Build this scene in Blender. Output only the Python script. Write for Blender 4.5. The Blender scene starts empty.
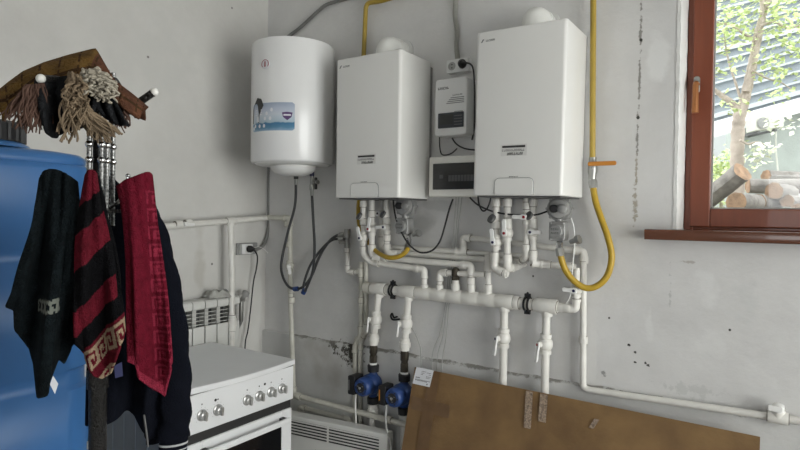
import bpy, bmesh, math, random
from mathutils import Vector, Matrix
rnd = random.Random(7)
V = Vector
S = bpy.context.scene
COL = S.collection

# ------------------------------------------------------------------ camera
cam_data = bpy.data.cameras.new('camera')
cam = bpy.data.objects.new('camera', cam_data)
COL.objects.link(cam)
cam_data.sensor_width = 36.0
cam_data.lens = 570.26 / 800 * 36.0
cam_data.clip_start = 0.05
R_ = V((0.8310038, 0.55609562, 0.01379686)); U_ = V((-0.02100768, 0.0065887, 0.9997576)); F_ = R_.cross(U_) * -1
m = Matrix((R_, U_, R_.cross(U_))).transposed().to_4x4()
m.translation = V((2.7338, -2.5490, 1.5806))
cam.matrix_world = m
S.camera = cam

# ------------------------------------------------------------------ light and exposure
S.view_settings.view_transform = 'Standard'
S.view_settings.look = 'None'
S.view_settings.gamma = 1.0
S.view_settings.exposure = 0.0
world = bpy.data.worlds.new('daylight')
S.world = world
world.use_nodes = True
bg = world.node_tree.nodes['Background']
bg.inputs[0].default_value = (0.97, 0.98, 1.0, 1)
bg.inputs[1].default_value = 4.0

def area(name, loc, direction, sx, sy, power, color=(1, 1, 1)):
    d = bpy.data.lights.new(name, 'AREA')
    d.shape = 'RECTANGLE'; d.size = sx; d.size_y = sy; d.energy = power; d.color = color
    o = bpy.data.objects.new(name, d); COL.objects.link(o)
    o.location = loc
    o.rotation_euler = V(direction).to_track_quat('-Z', 'Y').to_euler()
    return o
# daylight through the window in the back wall and through a wide, unseen window assumed in the right wall
area('daylight_back_window', (3.15, 0.36, 2.12), (-0.25, -1, -0.12), 1.2, 1.05, 6, (0.97, 0.98, 1.0))
area('assumed_side_daylight', (4.86, -1.45, 1.45), (-1, 0.06, -0.02), 2.0, 1.9, 78, (1.0, 0.955, 0.925))  # main side light; the window it stands for is assumed
area('added_front_fill', (3.05, -4.72, 1.5), (-0.12, 1, -0.05), .85, 1.1, 4, (1.0, 0.965, 0.925))  # added fill light behind the camera; no door stands there

# ------------------------------------------------------------------ materials
def newmat(name):
    mt = bpy.data.materials.new(name); mt.use_nodes = True
    nt = mt.node_tree
    return mt, nt, nt.nodes['Principled BSDF']

def mat(name, col, rough=0.5, metal=0.0, mottle=0.12, mscale=6.0, bump=0.0, bscale=40.0, spec=0.5, coat=0.0, sheen=0.0, dark=None):
    mt, nt, b = newmat(name)
    L = nt.links
    b.inputs['Roughness'].default_value = rough
    b.inputs['Metallic'].default_value = metal
    b.inputs['Specular IOR Level'].default_value = min(spec, .08) if rough >= .9 else spec
    b.inputs['Coat Weight'].default_value = coat
    if sheen:
        b.inputs['Sheen Weight'].default_value = sheen
    tc = nt.nodes.new('ShaderNodeTexCoord')
    n = nt.nodes.new('ShaderNodeTexNoise'); n.inputs['Scale'].default_value = mscale; n.inputs['Detail'].default_value = 5
    L.new(tc.outputs['Object'], n.inputs['Vector'])
    mx = nt.nodes.new('ShaderNodeMix'); mx.data_type = 'RGBA'
    c2 = dark if dark else tuple(c * (1 - mottle) for c in col)
    mx.inputs[6].default_value = (*col, 1); mx.inputs[7].default_value = (*c2, 1)
    rp = nt.nodes.new('ShaderNodeValToRGB'); rp.color_ramp.elements[0].position = 0.35; rp.color_ramp.elements[1].position = 0.75
    L.new(n.outputs['Fac'], rp.inputs[0]); L.new(rp.outputs[0], mx.inputs[0])
    L.new(mx.outputs[2], b.inputs['Base Color'])
    if bump:
        n2 = nt.nodes.new('ShaderNodeTexNoise'); n2.inputs['Scale'].default_value = bscale; n2.inputs['Detail'].default_value = 6
        L.new(tc.outputs['Object'], n2.inputs['Vector'])
        bp = nt.nodes.new('ShaderNodeBump'); bp.inputs['Strength'].default_value = bump; bp.inputs['Distance'].default_value = 0.01
        L.new(n2.outputs['Fac'], bp.inputs['Height']); L.new(bp.outputs[0], b.inputs['Normal'])
    return mt

class WallMat:
    """painted plaster with stains that have a place and a shape of their own"""
    def __init__(s, name, col, dark, rough=0.75):
        s.m, s.nt, s.b = newmat(name)
        s.b.inputs['Roughness'].default_value = rough
        s.b.inputs['Specular IOR Level'].default_value = 0.3
        N, L = s.nt.nodes, s.nt.links
        s.geo = N.new('ShaderNodeNewGeometry')
        n = N.new('ShaderNodeTexNoise'); n.inputs['Scale'].default_value = 1.8; n.inputs['Detail'].default_value = 8; n.inputs['Roughness'].default_value = 0.65
        L.new(s.geo.outputs['Position'], n.inputs['Vector'])
        rp = N.new('ShaderNodeValToRGB'); rp.color_ramp.elements[0].position = 0.38; rp.color_ramp.elements[1].position = 0.72
        L.new(n.outputs['Fac'], rp.inputs[0])
        mx = N.new('ShaderNodeMix'); mx.data_type = 'RGBA'
        mx.inputs[6].default_value = (*col, 1); mx.inputs[7].default_value = (*dark, 1)
        L.new(rp.outputs[0], mx.inputs[0])
        s.cur = mx.outputs[2]
        s.fine = N.new('ShaderNodeTexNoise'); s.fine.inputs['Scale'].default_value = 38; s.fine.inputs['Detail'].default_value = 7; s.fine.inputs['Roughness'].default_value = 0.7
        L.new(s.geo.outputs['Position'], s.fine.inputs['Vector'])
        s.mid = N.new('ShaderNodeTexNoise'); s.mid.inputs['Scale'].default_value = 9; s.mid.inputs['Detail'].default_value = 6
        L.new(s.geo.outputs['Position'], s.mid.inputs['Vector'])
    def math(s, op, a, b=None, clamp=False):
        n = s.nt.nodes.new('ShaderNodeMath'); n.operation = op; n.use_clamp = clamp
        for i, x in enumerate((a, b)):
            if x is None: continue
            if isinstance(x, (int, float)): n.inputs[i].default_value = x
            else: s.nt.links.new(x, n.inputs[i])
        return n.outputs[0]
    def blob(s, c, rad, color, noise=1.0, thr=0.5, soft=0.12, amount=1.0, fine=True):
        N, L = s.nt.nodes, s.nt.links
        a = N.new('ShaderNodeVectorMath'); a.operation = 'SUBTRACT'; L.new(s.geo.outputs['Position'], a.inputs[0]); a.inputs[1].default_value = c
        d = N.new('ShaderNodeVectorMath'); d.operation = 'DIVIDE'; L.new(a.outputs[0], d.inputs[0]); d.inputs[1].default_value = rad
        ln = N.new('ShaderNodeVectorMath'); ln.operation = 'LENGTH'; L.new(d.outputs[0], ln.inputs[0])
        inv = s.math('SUBTRACT', 1.0, ln.outputs['Value'])
        nz = s.math('MULTIPLY', s.math('SUBTRACT', (s.fine if fine else s.mid).outputs['Fac'], 0.5), noise * 2)
        v = s.math('ADD', s.math('MULTIPLY', inv, 1.0), nz)
        # fade to nothing outside the ellipse
        ms = s.math('MULTIPLY', s.math('DIVIDE', s.math('SUBTRACT', v, thr), soft, True), s.math('MULTIPLY', inv, 4.0, True), True)
        ms = s.math('MULTIPLY', ms, amount)
        mx = N.new('ShaderNodeMix'); mx.data_type = 'RGBA'
        L.new(ms, mx.inputs[0]); L.new(s.cur, mx.inputs[6]); mx.inputs[7].default_value = (*color, 1)
        s.cur = mx.outputs[2]
    def done(s, bump=0.5):
        N, L = s.nt.nodes, s.nt.links
        L.new(s.cur, s.b.inputs['Base Color'])
        h = s.math('ADD', s.math('MULTIPLY', s.mid.outputs['Fac'], 1.0), s.math('MULTIPLY', s.fine.outputs['Fac'], 0.35))
        bp = N.new('ShaderNodeBump'); bp.inputs['Strength'].default_value = bump; bp.inputs['Distance'].default_value = 0.008
        L.new(h, bp.inputs['Height']); L.new(bp.outputs[0], s.b.inputs['Normal'])
        return s.m

def wood_mat(name, c1, c2, rough=0.35, scale=(2, 30, 30), coat=0.2):
    mt, nt, b = newmat(name); L = nt.links
    tc = nt.nodes.new('ShaderNodeTexCoord'); mp = nt.nodes.new('ShaderNodeMapping'); mp.inputs['Scale'].default_value = scale
    n = nt.nodes.new('ShaderNodeTexNoise'); n.inputs['Scale'].default_value = 1.5; n.inputs['Detail'].default_value = 6; n.inputs['Distortion'].default_value = 0.8
    L.new(tc.outputs['Object'], mp.inputs[0]); L.new(mp.outputs[0], n.inputs['Vector'])
    mx = nt.nodes.new('ShaderNodeMix'); mx.data_type = 'RGBA'; mx.inputs[6].default_value = (*c1, 1); mx.inputs[7].default_value = (*c2, 1)
    L.new(n.outputs['Fac'], mx.inputs[0]); L.new(mx.outputs[2], b.inputs['Base Color'])
    b.inputs['Roughness'].default_value = rough; b.inputs['Coat Weight'].default_value = coat
    return mt

M = {}
M['enamel'] = mat('white_enamel', (0.74, 0.735, 0.71), 0.28, mottle=0.03, mscale=3)
M['enamel_side'] = M['enamel']
M['tank_white'] = mat('tank_white_enamel', (0.80, 0.80, 0.80), 0.22, mottle=0.03)
M['stove_white'] = mat('stove_enamel', (0.78, 0.79, 0.80), 0.3, mottle=0.04)
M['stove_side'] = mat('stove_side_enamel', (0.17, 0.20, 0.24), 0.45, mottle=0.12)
M['plastic_white'] = mat('white_plastic', (0.74, 0.74, 0.73), 0.4, mottle=0.04)
M['panel_cream'] = mat('cream_plastic', (0.76, 0.75, 0.70), 0.4, mottle=0.05)
M['ppr'] = mat('white_pipe_plastic', (0.74, 0.725, 0.68), 0.42, mottle=0.14, mscale=14)
M['ppr_old'] = mat('aged_pipe_plastic', (0.60, 0.585, 0.52), 0.5, mottle=0.22, mscale=14)
M['grime_shade'] = mat('joint_grime_shade', (0.20, 0.18, 0.15), 0.8)  # joint grime, with the shade of the collar gap put into its colour
M['lever'] = mat('valve_lever_plastic', (0.84, 0.84, 0.82), 0.35, mottle=0.04)
M['black'] = mat('black_rubber', (0.012, 0.012, 0.013), 0.5, mottle=0.2)
M['braid'] = mat('dark_braided_hose', (0.045, 0.047, 0.05), 0.45, mottle=0.4, mscale=250, bump=0.5, bscale=300)
M['darkscreen'] = mat('smoked_plastic', (0.025, 0.026, 0.025), 0.16, mottle=0.3)
M['lcd'] = mat('dark_display', (0.03, 0.035, 0.045), 0.2, mottle=0.15)
M['grey'] = mat('grey_metal', (0.34, 0.34, 0.33), 0.42, 0.3, mottle=0.25, mscale=20)
M['darkgrey'] = mat('dark_grey_plastic', (0.10, 0.10, 0.10), 0.5, mottle=0.2)
M['chrome'] = mat('chrome', (0.62, 0.62, 0.62), 0.16, 1.0, mottle=0.1)
M['steel'] = mat('dull_steel', (0.42, 0.42, 0.40), 0.4, 0.9, mottle=0.25)
M['rodmetal'] = mat('patterned_dark_chrome', (0.36, 0.36, 0.35), 0.32, 0.85, mottle=0.8, mscale=170, dark=(0.02, 0.02, 0.02))
M['brass_dark'] = mat('dark_brass', (0.07, 0.06, 0.045), 0.45, 0.6, mottle=0.3)
M['yellow'] = mat('yellow_gas_paint', (0.43, 0.30, 0.045), 0.45, mottle=0.25, mscale=10)
M['yellowhose'] = mat('yellow_gas_hose', (0.46, 0.30, 0.022), 0.42, mottle=0.22, mscale=25)
M['orange'] = mat('orange_lever', (0.55, 0.22, 0.03), 0.45)
M['blue'] = mat('pump_blue', (0.022, 0.06, 0.21), 0.42, mottle=0.3, mscale=18)
M['bluetank'] = mat('blue_tank_plastic', (0.040, 0.150, 0.38), 0.32, mottle=0.22, mscale=3)
M['red'] = mat('red_dot', (0.30, 0.01, 0.02), 0.4)
M['bluedot'] = mat('blue_dot', (0.012, 0.015, 0.07), 0.4)
M['ink'] = mat('black_ink', (0.02, 0.02, 0.02), 0.5)
M['greyink'] = mat('grey_ink', (0.20, 0.20, 0.20), 0.5)
M['paper'] = mat('white_paper', (0.72, 0.73, 0.76), 0.6, mottle=0.05)
M['sticker'] = mat('clear_label', (0.66, 0.655, 0.63), 0.35)
M['card'] = mat('brown_cardboard', (0.215, 0.127, 0.050), 0.75, mottle=0.28, mscale=7, dark=(0.135, 0.075, 0.030), bump=0.2, bscale=60)
M['tape'] = mat('brown_tape', (0.17, 0.098, 0.045), 0.28, mottle=0.25, mscale=20)
M['tapeclear'] = mat('crinkled_tape', (0.40, 0.30, 0.22), 0.3, mottle=0.75, mscale=130, bump=0.8, bscale=90)
M['frame_wood'] = wood_mat('red_brown_window_wood', (0.25, 0.066, 0.028), (0.17, 0.042, 0.019), 0.38, (30, 30, 2))
M['sill_wood'] = wood_mat('sill_wood', (0.14, 0.05, 0.024), (0.08, 0.027, 0.014), 0.22, (2, 30, 30), 0.4)
M['handle'] = mat('bronze_handle', (0.42, 0.17, 0.06), 0.3, 0.4)
M['plaster'] = mat('reveal_plaster', (0.82, 0.82, 0.80), 0.8, mottle=0.12, mscale=14, bump=0.4, bscale=50)
M['conduit'] = mat('grey_conduit', (0.22, 0.22, 0.21), 0.5, mottle=0.3)
M['conduit_pale'] = mat('pale_corrugated_conduit', (0.50, 0.50, 0.46), 0.5, mottle=0.3)
M['wire'] = mat('grey_wire', (0.40, 0.40, 0.38), 0.5)
M['radiator'] = mat('radiator_enamel', (0.66, 0.66, 0.63), 0.4, mottle=0.1)
M['shadowgap'] = mat('dark_slot', (0.02, 0.02, 0.02), 0.6)
M['rag'] = mat('grey_rag', (0.45, 0.45, 0.42), 0.9, mottle=0.3, mscale=30, bump=0.4)
M['conv'] = mat('convector_enamel', (0.64, 0.64, 0.62), 0.4, mottle=0.06)
M['oven_glass'] = mat('oven_glass', (0.008, 0.008, 0.009), 0.08)
M['knob'] = mat('silver_knob', (0.45, 0.45, 0.44), 0.3, 0.55)
M['flue'] = mat('white_flue', (0.78, 0.78, 0.75), 0.35, mottle=0.06)
M['floor'] = mat('floor_tiles', (0.45, 0.43, 0.40), 0.5, mottle=0.3, mscale=2)
M['ceiling'] = mat('ceiling_paint', (0.78, 0.78, 0.76), 0.85, mottle=0.06)
# textiles
M['t_dark'] = mat('dark_green_terry', (0.008, 0.012, 0.014), 0.95, mottle=0.5, mscale=60, bump=0.9, bscale=260)
M['t_band'] = mat('grey_key_band', (0.14, 0.15, 0.13), 0.9)
M['t_black'] = mat('black_terry', (0.005, 0.005, 0.006), 0.95, mottle=0.4, mscale=60, bump=0.9, bscale=260)
M['t_red'] = mat('dark_red_terry', (0.13, 0.010, 0.020), 0.95, mottle=0.4, mscale=60, bump=0.9, bscale=260)
M['t_red2'] = mat('red_terry', (0.145, 0.009, 0.022), 0.95, mottle=0.4, mscale=60, bump=0.9, bscale=260)
M['t_red3'] = mat('raised_red_terry', (0.27, 0.025, 0.052), 0.95, mottle=0.4, mscale=60, bump=0.9, bscale=260)
M['t_cream'] = mat('cream_terry', (0.36, 0.27, 0.18), 0.95, mottle=0.3, mscale=60, bump=0.8, bscale=260)
M['navy'] = mat('navy_knit', (0.0045, 0.0055, 0.010), 0.9, mottle=0.3, mscale=30, bump=0.4, bscale=300)
M['cuffwhite'] = mat('white_cuff_stripe', (0.40, 0.41, 0.42), 0.9)
M['mustard'] = mat('mustard_weave', (0.155, 0.088, 0.024), 0.95, mottle=0.5, mscale=35, bump=0.9, bscale=160, dark=(0.075, 0.042, 0.02))
M['weave_dark'] = mat('dark_brown_weave', (0.060, 0.032, 0.015), 0.95, mottle=0.4, mscale=35, bump=0.9, bscale=160)
M['rust'] = mat('rust_weave', (0.13, 0.055, 0.03), 0.95, mottle=0.5, mscale=35, bump=0.9, bscale=160, dark=(0.05, 0.025, 0.018))
M['y_rust'] = mat('rust_yarn', (0.115, 0.068, 0.052), 0.95, mottle=0.5, mscale=40)
M['y_beige'] = mat('beige_yarn', (0.22, 0.165, 0.11), 0.95, mottle=0.4, mscale=40)
M['y_cream'] = mat('cream_yarn', (0.38, 0.345, 0.28), 0.95, mottle=0.3, mscale=40)
M['y_dark'] = mat('charcoal_knit', (0.018, 0.019, 0.021), 0.95, mottle=0.5, mscale=50, bump=0.8, bscale=200)
M['polepat'] = mat('black_hammered_pole', (0.016, 0.015, 0.014), 0.3, 0.5, mottle=0.5, mscale=120, bump=0.8, bscale=200)
M['ball'] = mat('white_ball', (0.75, 0.74, 0.70), 0.35)
# outdoors
M['bark'] = mat('pale_bark', (0.42, 0.36, 0.31), 0.9, mottle=0.4, mscale=12, bump=0.6, bscale=30)
M['logbark'] = mat('grey_log_bark', (0.27, 0.25, 0.23), 0.9, mottle=0.5, mscale=15, bump=0.7, bscale=40)
M['logend'] = mat('cut_wood', (0.40, 0.26, 0.165), 0.8, mottle=0.5, mscale=25)
M['leaf'] = mat('pale_green_leaf', (0.56, 0.66, 0.30), 0.6, mottle=0.35, mscale=4)
M['leafpale'] = mat('white_blossom', (0.75, 0.78, 0.62), 0.6, mottle=0.2, mscale=4)
M['housewall'] = mat('house_render', (0.33, 0.36, 0.335), 0.8, mottle=0.2, mscale=5, bump=0.3)
M['fascia'] = mat('white_fascia', (0.75, 0.76, 0.76), 0.6, mottle=0.08)
M['cladding'] = mat('slate_cladding', (0.20, 0.23, 0.25), 0.45, mottle=0.2)
M['claddinglight'] = mat('cladding_rib', (0.36, 0.39, 0.40), 0.4, mottle=0.2)
M['acbeige'] = mat('beige_unit', (0.50, 0.50, 0.44), 0.5)
M['ground'] = mat('garden_soil', (0.23, 0.22, 0.17), 0.95, mottle=0.4, mscale=3)

def glass_mat():
    mt = bpy.data.materials.new('window_glass'); mt.use_nodes = True; nt = mt.node_tree; nt.nodes.clear()
    out = nt.nodes.new('ShaderNodeOutputMaterial'); mx = nt.nodes.new('ShaderNodeMixShader')
    tr = nt.nodes.new('ShaderNodeBsdfTransparent'); tr.inputs[0].default_value = (0.96, 0.98, 0.97, 1)
    gl = nt.nodes.new('ShaderNodeBsdfGlossy'); gl.inputs['Roughness'].default_value = 0.02
    fr = nt.nodes.new('ShaderNodeFresnel'); fr.inputs[0].default_value = 1.45
    nt.links.new(fr.outputs[0], mx.inputs[0]); nt.links.new(tr.outputs[0], mx.inputs[1]); nt.links.new(gl.outputs[0], mx.inputs[2])
    nt.links.new(mx.outputs[0], out.inputs[0])
    return mt
M['glass'] = glass_mat()

# ------------------------------------------------------------------ mesh helpers
def frame_of(d):
    d = V(d).normalized()
    a = V((0, 0, 1)) if abs(d.z) < 0.9 else V((1, 0, 0))
    u = d.cross(a).normalized(); w = d.cross(u).normalized()
    return d, u, w

def fillet(pts, rad, n=7):
    pts = [V(p) for p in pts]
    if len(pts) < 3: return pts
    out = [pts[0]]
    for i in range(1, len(pts) - 1):
        a, b, c = pts[i - 1], pts[i], pts[i + 1]
        la, lc = (a - b).length, (c - b).length
        q = min(rad, la * 0.48, lc * 0.48)
        p0 = b + (a - b).normalized() * q; p1 = b + (c - b).normalized() * q
        for k in range(n + 1):
            t = k / n
            out.append(p0 * (1 - t) ** 2 + b * 2 * t * (1 - t) + p1 * t * t)
    out.append(pts[-1])
    return out

def smooth(pts, n=8):
    pts = [V(p) for p in pts]
    P = [pts[0] * 2 - pts[1]] + pts + [pts[-1] * 2 - pts[-2]]
    out = []
    for i in range(1, len(P) - 2):
        p0, p1, p2, p3 = P[i - 1:i + 3]
        for k in range(n):
            t = k / n
            out.append(0.5 * ((2 * p1) + (p2 - p0) * t + (2 * p0 - 5 * p1 + 4 * p2 - p3) * t * t + (3 * p1 - p0 - 3 * p2 + p3) * t ** 3))
    out.append(pts[-1])
    return out

class MB:
    def __init__(s): s.v = []; s.f = []; s.mi = []; s.cur = 0
    def add(s, vs, fs):
        o = len(s.v); s.v += [V(x) for x in vs]
        for f in fs: s.f.append(tuple(i + o for i in f)); s.mi.append(s.cur)
        return s
    def box(s, lo, hi, rot=None, piv=None):
        x0, y0, z0 = lo; x1, y1, z1 = hi
        vs = [V(p) for p in ((x0, y0, z0), (x1, y0, z0), (x1, y1, z0), (x0, y1, z0), (x0, y0, z1), (x1, y0, z1), (x1, y1, z1), (x0, y1, z1))]
        if rot is not None: vs = [rot @ (p - V(piv)) + V(piv) for p in vs]
        return s.add(vs, [(0, 3, 2, 1), (4, 5, 6, 7), (0, 1, 5, 4), (1, 2, 6, 5), (2, 3, 7, 6), (3, 0, 4, 7)])
    def rbox(s, lo, hi, r, seg=3, axis='y', rot=None):
        """box with edges along `axis` rounded (rounded rectangle extruded)"""
        ax = {'x': (1, 2, 0), 'y': (0, 2, 1), 'z': (0, 1, 2)}[axis]
        a0, b0, c0 = lo[ax[0]], lo[ax[1]], lo[ax[2]]; a1, b1, c1 = hi[ax[0]], hi[ax[1]], hi[ax[2]]
        prof = []
        for cx, cy, st in ((a1 - r, b1 - r, 0), (a0 + r, b1 - r, 90), (a0 + r, b0 + r, 180), (a1 - r, b0 + r, 270)):
            for k in range(seg + 1):
                t = math.radians(st + 90 * k / seg); prof.append((cx + r * math.cos(t), cy + r * math.sin(t)))
        n = len(prof); vs = []
        for c in (c0, c1):
            for p in prof:
                q = [0, 0, 0]; q[ax[0]], q[ax[1]], q[ax[2]] = p[0], p[1], c; vs.append(V(q))
        fs = [tuple(range(n)), tuple(range(2 * n - 1, n - 1, -1))]
        for i in range(n): fs.append((i, i + n, (i + 1) % n + n, (i + 1) % n))
        return s.add(vs, fs)
    def tube(s, pts, r, n=12, caps=True):
        pts = [V(p) for p in pts]; m_ = len(pts)
        rr = r if isinstance(r, (list, tuple)) else [r] * m_
        ds = []
        for i in range(m_):
            a = pts[max(0, i - 1)]; b = pts[min(m_ - 1, i + 1)]; d = b - a
            ds.append(d.normalized() if d.length > 1e-9 else V((0, 0, 1)))
        d, u, w = frame_of(ds[0]); vs = []
        for i in range(m_):
            u = (u - ds[i] * u.dot(ds[i]));
            u = u.normalized() if u.length > 1e-6 else frame_of(ds[i])[1]
            w = ds[i].cross(u)
            for k in range(n):
                t = 2 * math.pi * k / n
                vs.append(pts[i] + (u * math.cos(t) + w * math.sin(t)) * rr[i])
        fs = []
        for i in range(m_ - 1):
            for k in range(n):
                fs.append((i * n + k, i * n + (k + 1) % n, (i + 1) * n + (k + 1) % n, (i + 1) * n + k))
        if caps: fs += [tuple(range(n - 1, -1, -1)), tuple(range((m_ - 1) * n, m_ * n))]
        return s.add(vs, fs)
    def lathe(s, prof, o, d, n=24, caps=True):
        """prof: (distance along d, radius)"""
        d = V(d).normalized(); o = V(o)
        d, u, w = frame_of(d); vs = []; m_ = len(prof)
        for h, r in prof:
            for k in range(n):
                t = 2 * math.pi * k / n
                vs.append(o + d * h + (u * math.cos(t) + w * math.sin(t)) * max(r, 1e-5))
        fs = []
        for i in range(m_ - 1):
            for k in range(n):
                fs.append((i * n + k, i * n + (k + 1) % n, (i + 1) * n + (k + 1) % n, (i + 1) * n + k))
        if caps: fs += [tuple(range(n - 1, -1, -1)), tuple(range((m_ - 1) * n, m_ * n))]
        return s.add(vs, fs)
    def ball(s, c, r, n=14):
        pr = [(-math.cos(math.pi * i / n) * r, math.sin(math.pi * i / n) * r) for i in range(n + 1)]
        return s.lathe(pr, c, (0, 0, 1), n * 2, False)
    def grid(s, rows):
        m_, n = len(rows), len(rows[0]); vs = [p for r in rows for p in r]
        return s.add(vs, [(i * n + k, i * n + k + 1, (i + 1) * n + k + 1, (i + 1) * n + k) for i in range(m_ - 1) for k in range(n - 1)])
    def prism(s, poly, d):
        d = V(d); n = len(poly); vs = [V(p) for p in poly] + [V(p) + d for p in poly]
        fs = [tuple(range(n)), tuple(range(2 * n - 1, n - 1, -1))]
        for i in range(n): fs.append((i, i + n, (i + 1) % n + n, (i + 1) % n))
        return s.add(vs, fs)

def rootloc(o):
    p = V((0, 0, 0))
    while o is not None: p = p + o.location; o = o.parent
    return p

def build(name, mb, mats, parent=None, loc=None, bevel=0.0, seg=2, solid=0.0, ang=40, fixn=True, flat=False):
    """link what a mesh builder holds as ONE object"""
    me = bpy.data.meshes.new(name)
    off = rootloc(parent) if parent is not None else V(loc if loc is not None else (0, 0, 0))
    me.from_pydata([tuple(p - off) for p in mb.v], [], mb.f)
    if not isinstance(mats, (list, tuple)): mats = [mats]
    for x in mats: me.materials.append(M[x] if isinstance(x, str) else x)
    for p, i in zip(me.polygons, mb.mi): p.material_index = min(i, len(mats) - 1)
    if fixn:
        bm = bmesh.new(); bm.from_mesh(me); bmesh.ops.recalc_face_normals(bm, faces=bm.faces); bm.to_mesh(me); bm.free()
    if not flat:
        me.polygons.foreach_set('use_smooth', [True] * len(me.polygons))
        me.set_sharp_from_angle(angle=math.radians(ang))
    o = bpy.data.objects.new(name, me); COL.objects.link(o)
    if parent is not None: o.parent = parent
    else: o.location = off
    if solid:
        md = o.modifiers.new('thickness', 'SOLIDIFY'); md.thickness = solid; md.offset = 0
    if bevel:
        md = o.modifiers.new('bevel', 'BEVEL'); md.width = bevel; md.segments = seg; md.limit_method = 'ANGLE'; md.angle_limit = math.radians(40)
        md.harden_normals = False
    return o

def tag(o, label=None, cat=None, group=None, kind=None):
    if label: o['label'] = label
    if cat: o['category'] = cat
    if group: o['group'] = group
    if kind: o['kind'] = kind
    return o

def thing(name, label, cat, loc, group=None):
    o = bpy.data.objects.new(name, None); COL.objects.link(o); o.location = V(loc); o.empty_display_size = 0.05
    return tag(o, label, cat, group)

def struct(name, mb, m_, parent=None, loc=None, **k):
    o = build(name, mb, m_, parent, loc, **k)
    if parent is None: o['kind'] = 'structure'
    return o

def marks(mb, p, ux, uy, un, w, h, n, r=None, slant=0.0):
    """a row of n small printed letter-like strokes starting at p, width w, height h, lying on a surface"""
    ux, uy, un = V(ux), V(uy), V(un); p = V(p)
    r = r or rnd
    st = w / n
    for i in range(n):
        x = i * st; t = st * 0.26; kind = r.randrange(4)
        def bar(x0, y0, x1, y1):
            c = [p + ux * (x0 + slant * y0) + uy * y0, p + ux * (x1 + slant * y0) + uy * y0, p + ux * (x1 + slant * y1) + uy * y1, p + ux * (x0 + slant * y1) + uy * y1]
            mb.prism([q + un * 0.0001 for q in c], un * 0.0003)
        bar(x, 0, x + t, h)
        if kind in (0, 2): bar(x, h - t, x + st * .75, h)
        if kind in (1, 2): bar(x, 0, x + st * .75, t)
        if kind in (0, 1, 3): bar(x + st * .5, 0, x + st * .5 + t, h * (1 if kind != 1 else .5))

# ------------------------------------------------------------------ room shell
RX, RY, RZ = 4.5, -4.6, 3.3
wm = WallMat('back_wall_plaster', (0.675, 0.67, 0.66), (0.575, 0.57, 0.56))
dk = (0.045, 0.045, 0.04)
crack = [(2.229,0.000,2.519), (2.229,0.000,2.452), (2.229,0.000,2.328), (2.226,0.000,2.203), (2.224,0.000,2.078), (2.224,0.000,2.003), (2.222,0.000,1.890), (2.220,0.000,1.785), (2.221,0.000,1.658), (2.221,0.000,1.553), (2.220,0.000,1.498)]
# mould patch on the left by the pipes, dark spots, damp and bare patches
for c, rad in (((0.645,0.000,0.821), (.085, 1, .085)), ((0.675,0.000,0.756), (.05, 1, .07)), ((0.554,0.000,0.826), (.04, 1, .04))):
    wm.blob(c, rad, (0.10, 0.09, 0.07), noise=1.7, thr=0.62, soft=0.15)
wm.blob((1.167,0.000,1.547), (.13, 1, .11), (0.45, 0.45, 0.44), noise=0.5, thr=0.35, soft=0.3, fine=False)
wm.blob((1.274,0.000,1.636), (.16, 1, .05), (0.52, 0.52, 0.51), noise=0.5, thr=0.3, soft=0.2, fine=False)
wm.blob((1.064,0.000,0.944), (.03, 1, .05), (0.12, 0.11, 0.10), noise=1.4, thr=0.6, soft=0.1)
for px in ((2.207,0.000,1.043), (2.231,0.000,1.017), (2.232,0.000,0.975), (2.283,0.000,0.970), (2.275,0.000,0.977)):
    wm.blob(px, (.014, 1, .012), dk, noise=1.1, thr=0.5, soft=0.15)
for px in ((2.576,0.000,1.153), (2.123,0.000,1.149), (1.778,0.000,1.306)):
    wm.blob(px, (.009, 1, .009), dk, noise=0.3, thr=0.4, soft=0.2)
wm.blob((2.102,0.000,0.902), (.035, 1, .05), (0.30, 0.30, 0.29), noise=1.6, thr=0.75, soft=0.12)
wm.blob((2.287,0.000,1.180), (.03, 1, .16), (0.72, 0.72, 0.71), noise=1.0, thr=0.45, soft=0.3, fine=False, amount=.5)
wm.blob((2.516,-0.000,1.086), (.1, 1, .1), (0.70, 0.70, 0.69), noise=1.0, thr=0.45, soft=0.3, fine=False, amount=.5)
wm.blob((2.362,0.000,1.249), (.012, 1, .30), (0.50, 0.50, 0.49), noise=1.6, thr=0.75, soft=0.2)
wm.blob((2.432,0.000,1.409), (.09, 1, .012), (0.45, 0.43, 0.40), noise=1.2, thr=0.6, soft=0.2)
wm.blob((2.304,0.000,2.234), (.10, 1, .2), (0.72, 0.72, 0.71), noise=1.0, thr=0.5, soft=0.3, fine=False)
wm.blob((2.470,0.000,1.299), (.14, 1, .10), (0.72, 0.72, 0.71), noise=1.4, thr=0.5, soft=0.3, fine=False, amount=.55)
wm.blob((2.120,0.000,1.486), (.08, 1, .18), (0.56, 0.56, 0.55), noise=1.4, thr=0.55, soft=0.25, fine=False)
wm.blob((2.442,0.000,0.894), (.25, 1, .06), (0.56, 0.56, 0.55), noise=1.4, thr=0.55, soft=0.25)
wm.blob((2.624,0.000,1.274), (.14, 1, .2), (0.60, 0.60, 0.59), noise=1.4, thr=0.6, soft=0.25, fine=False)
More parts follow.
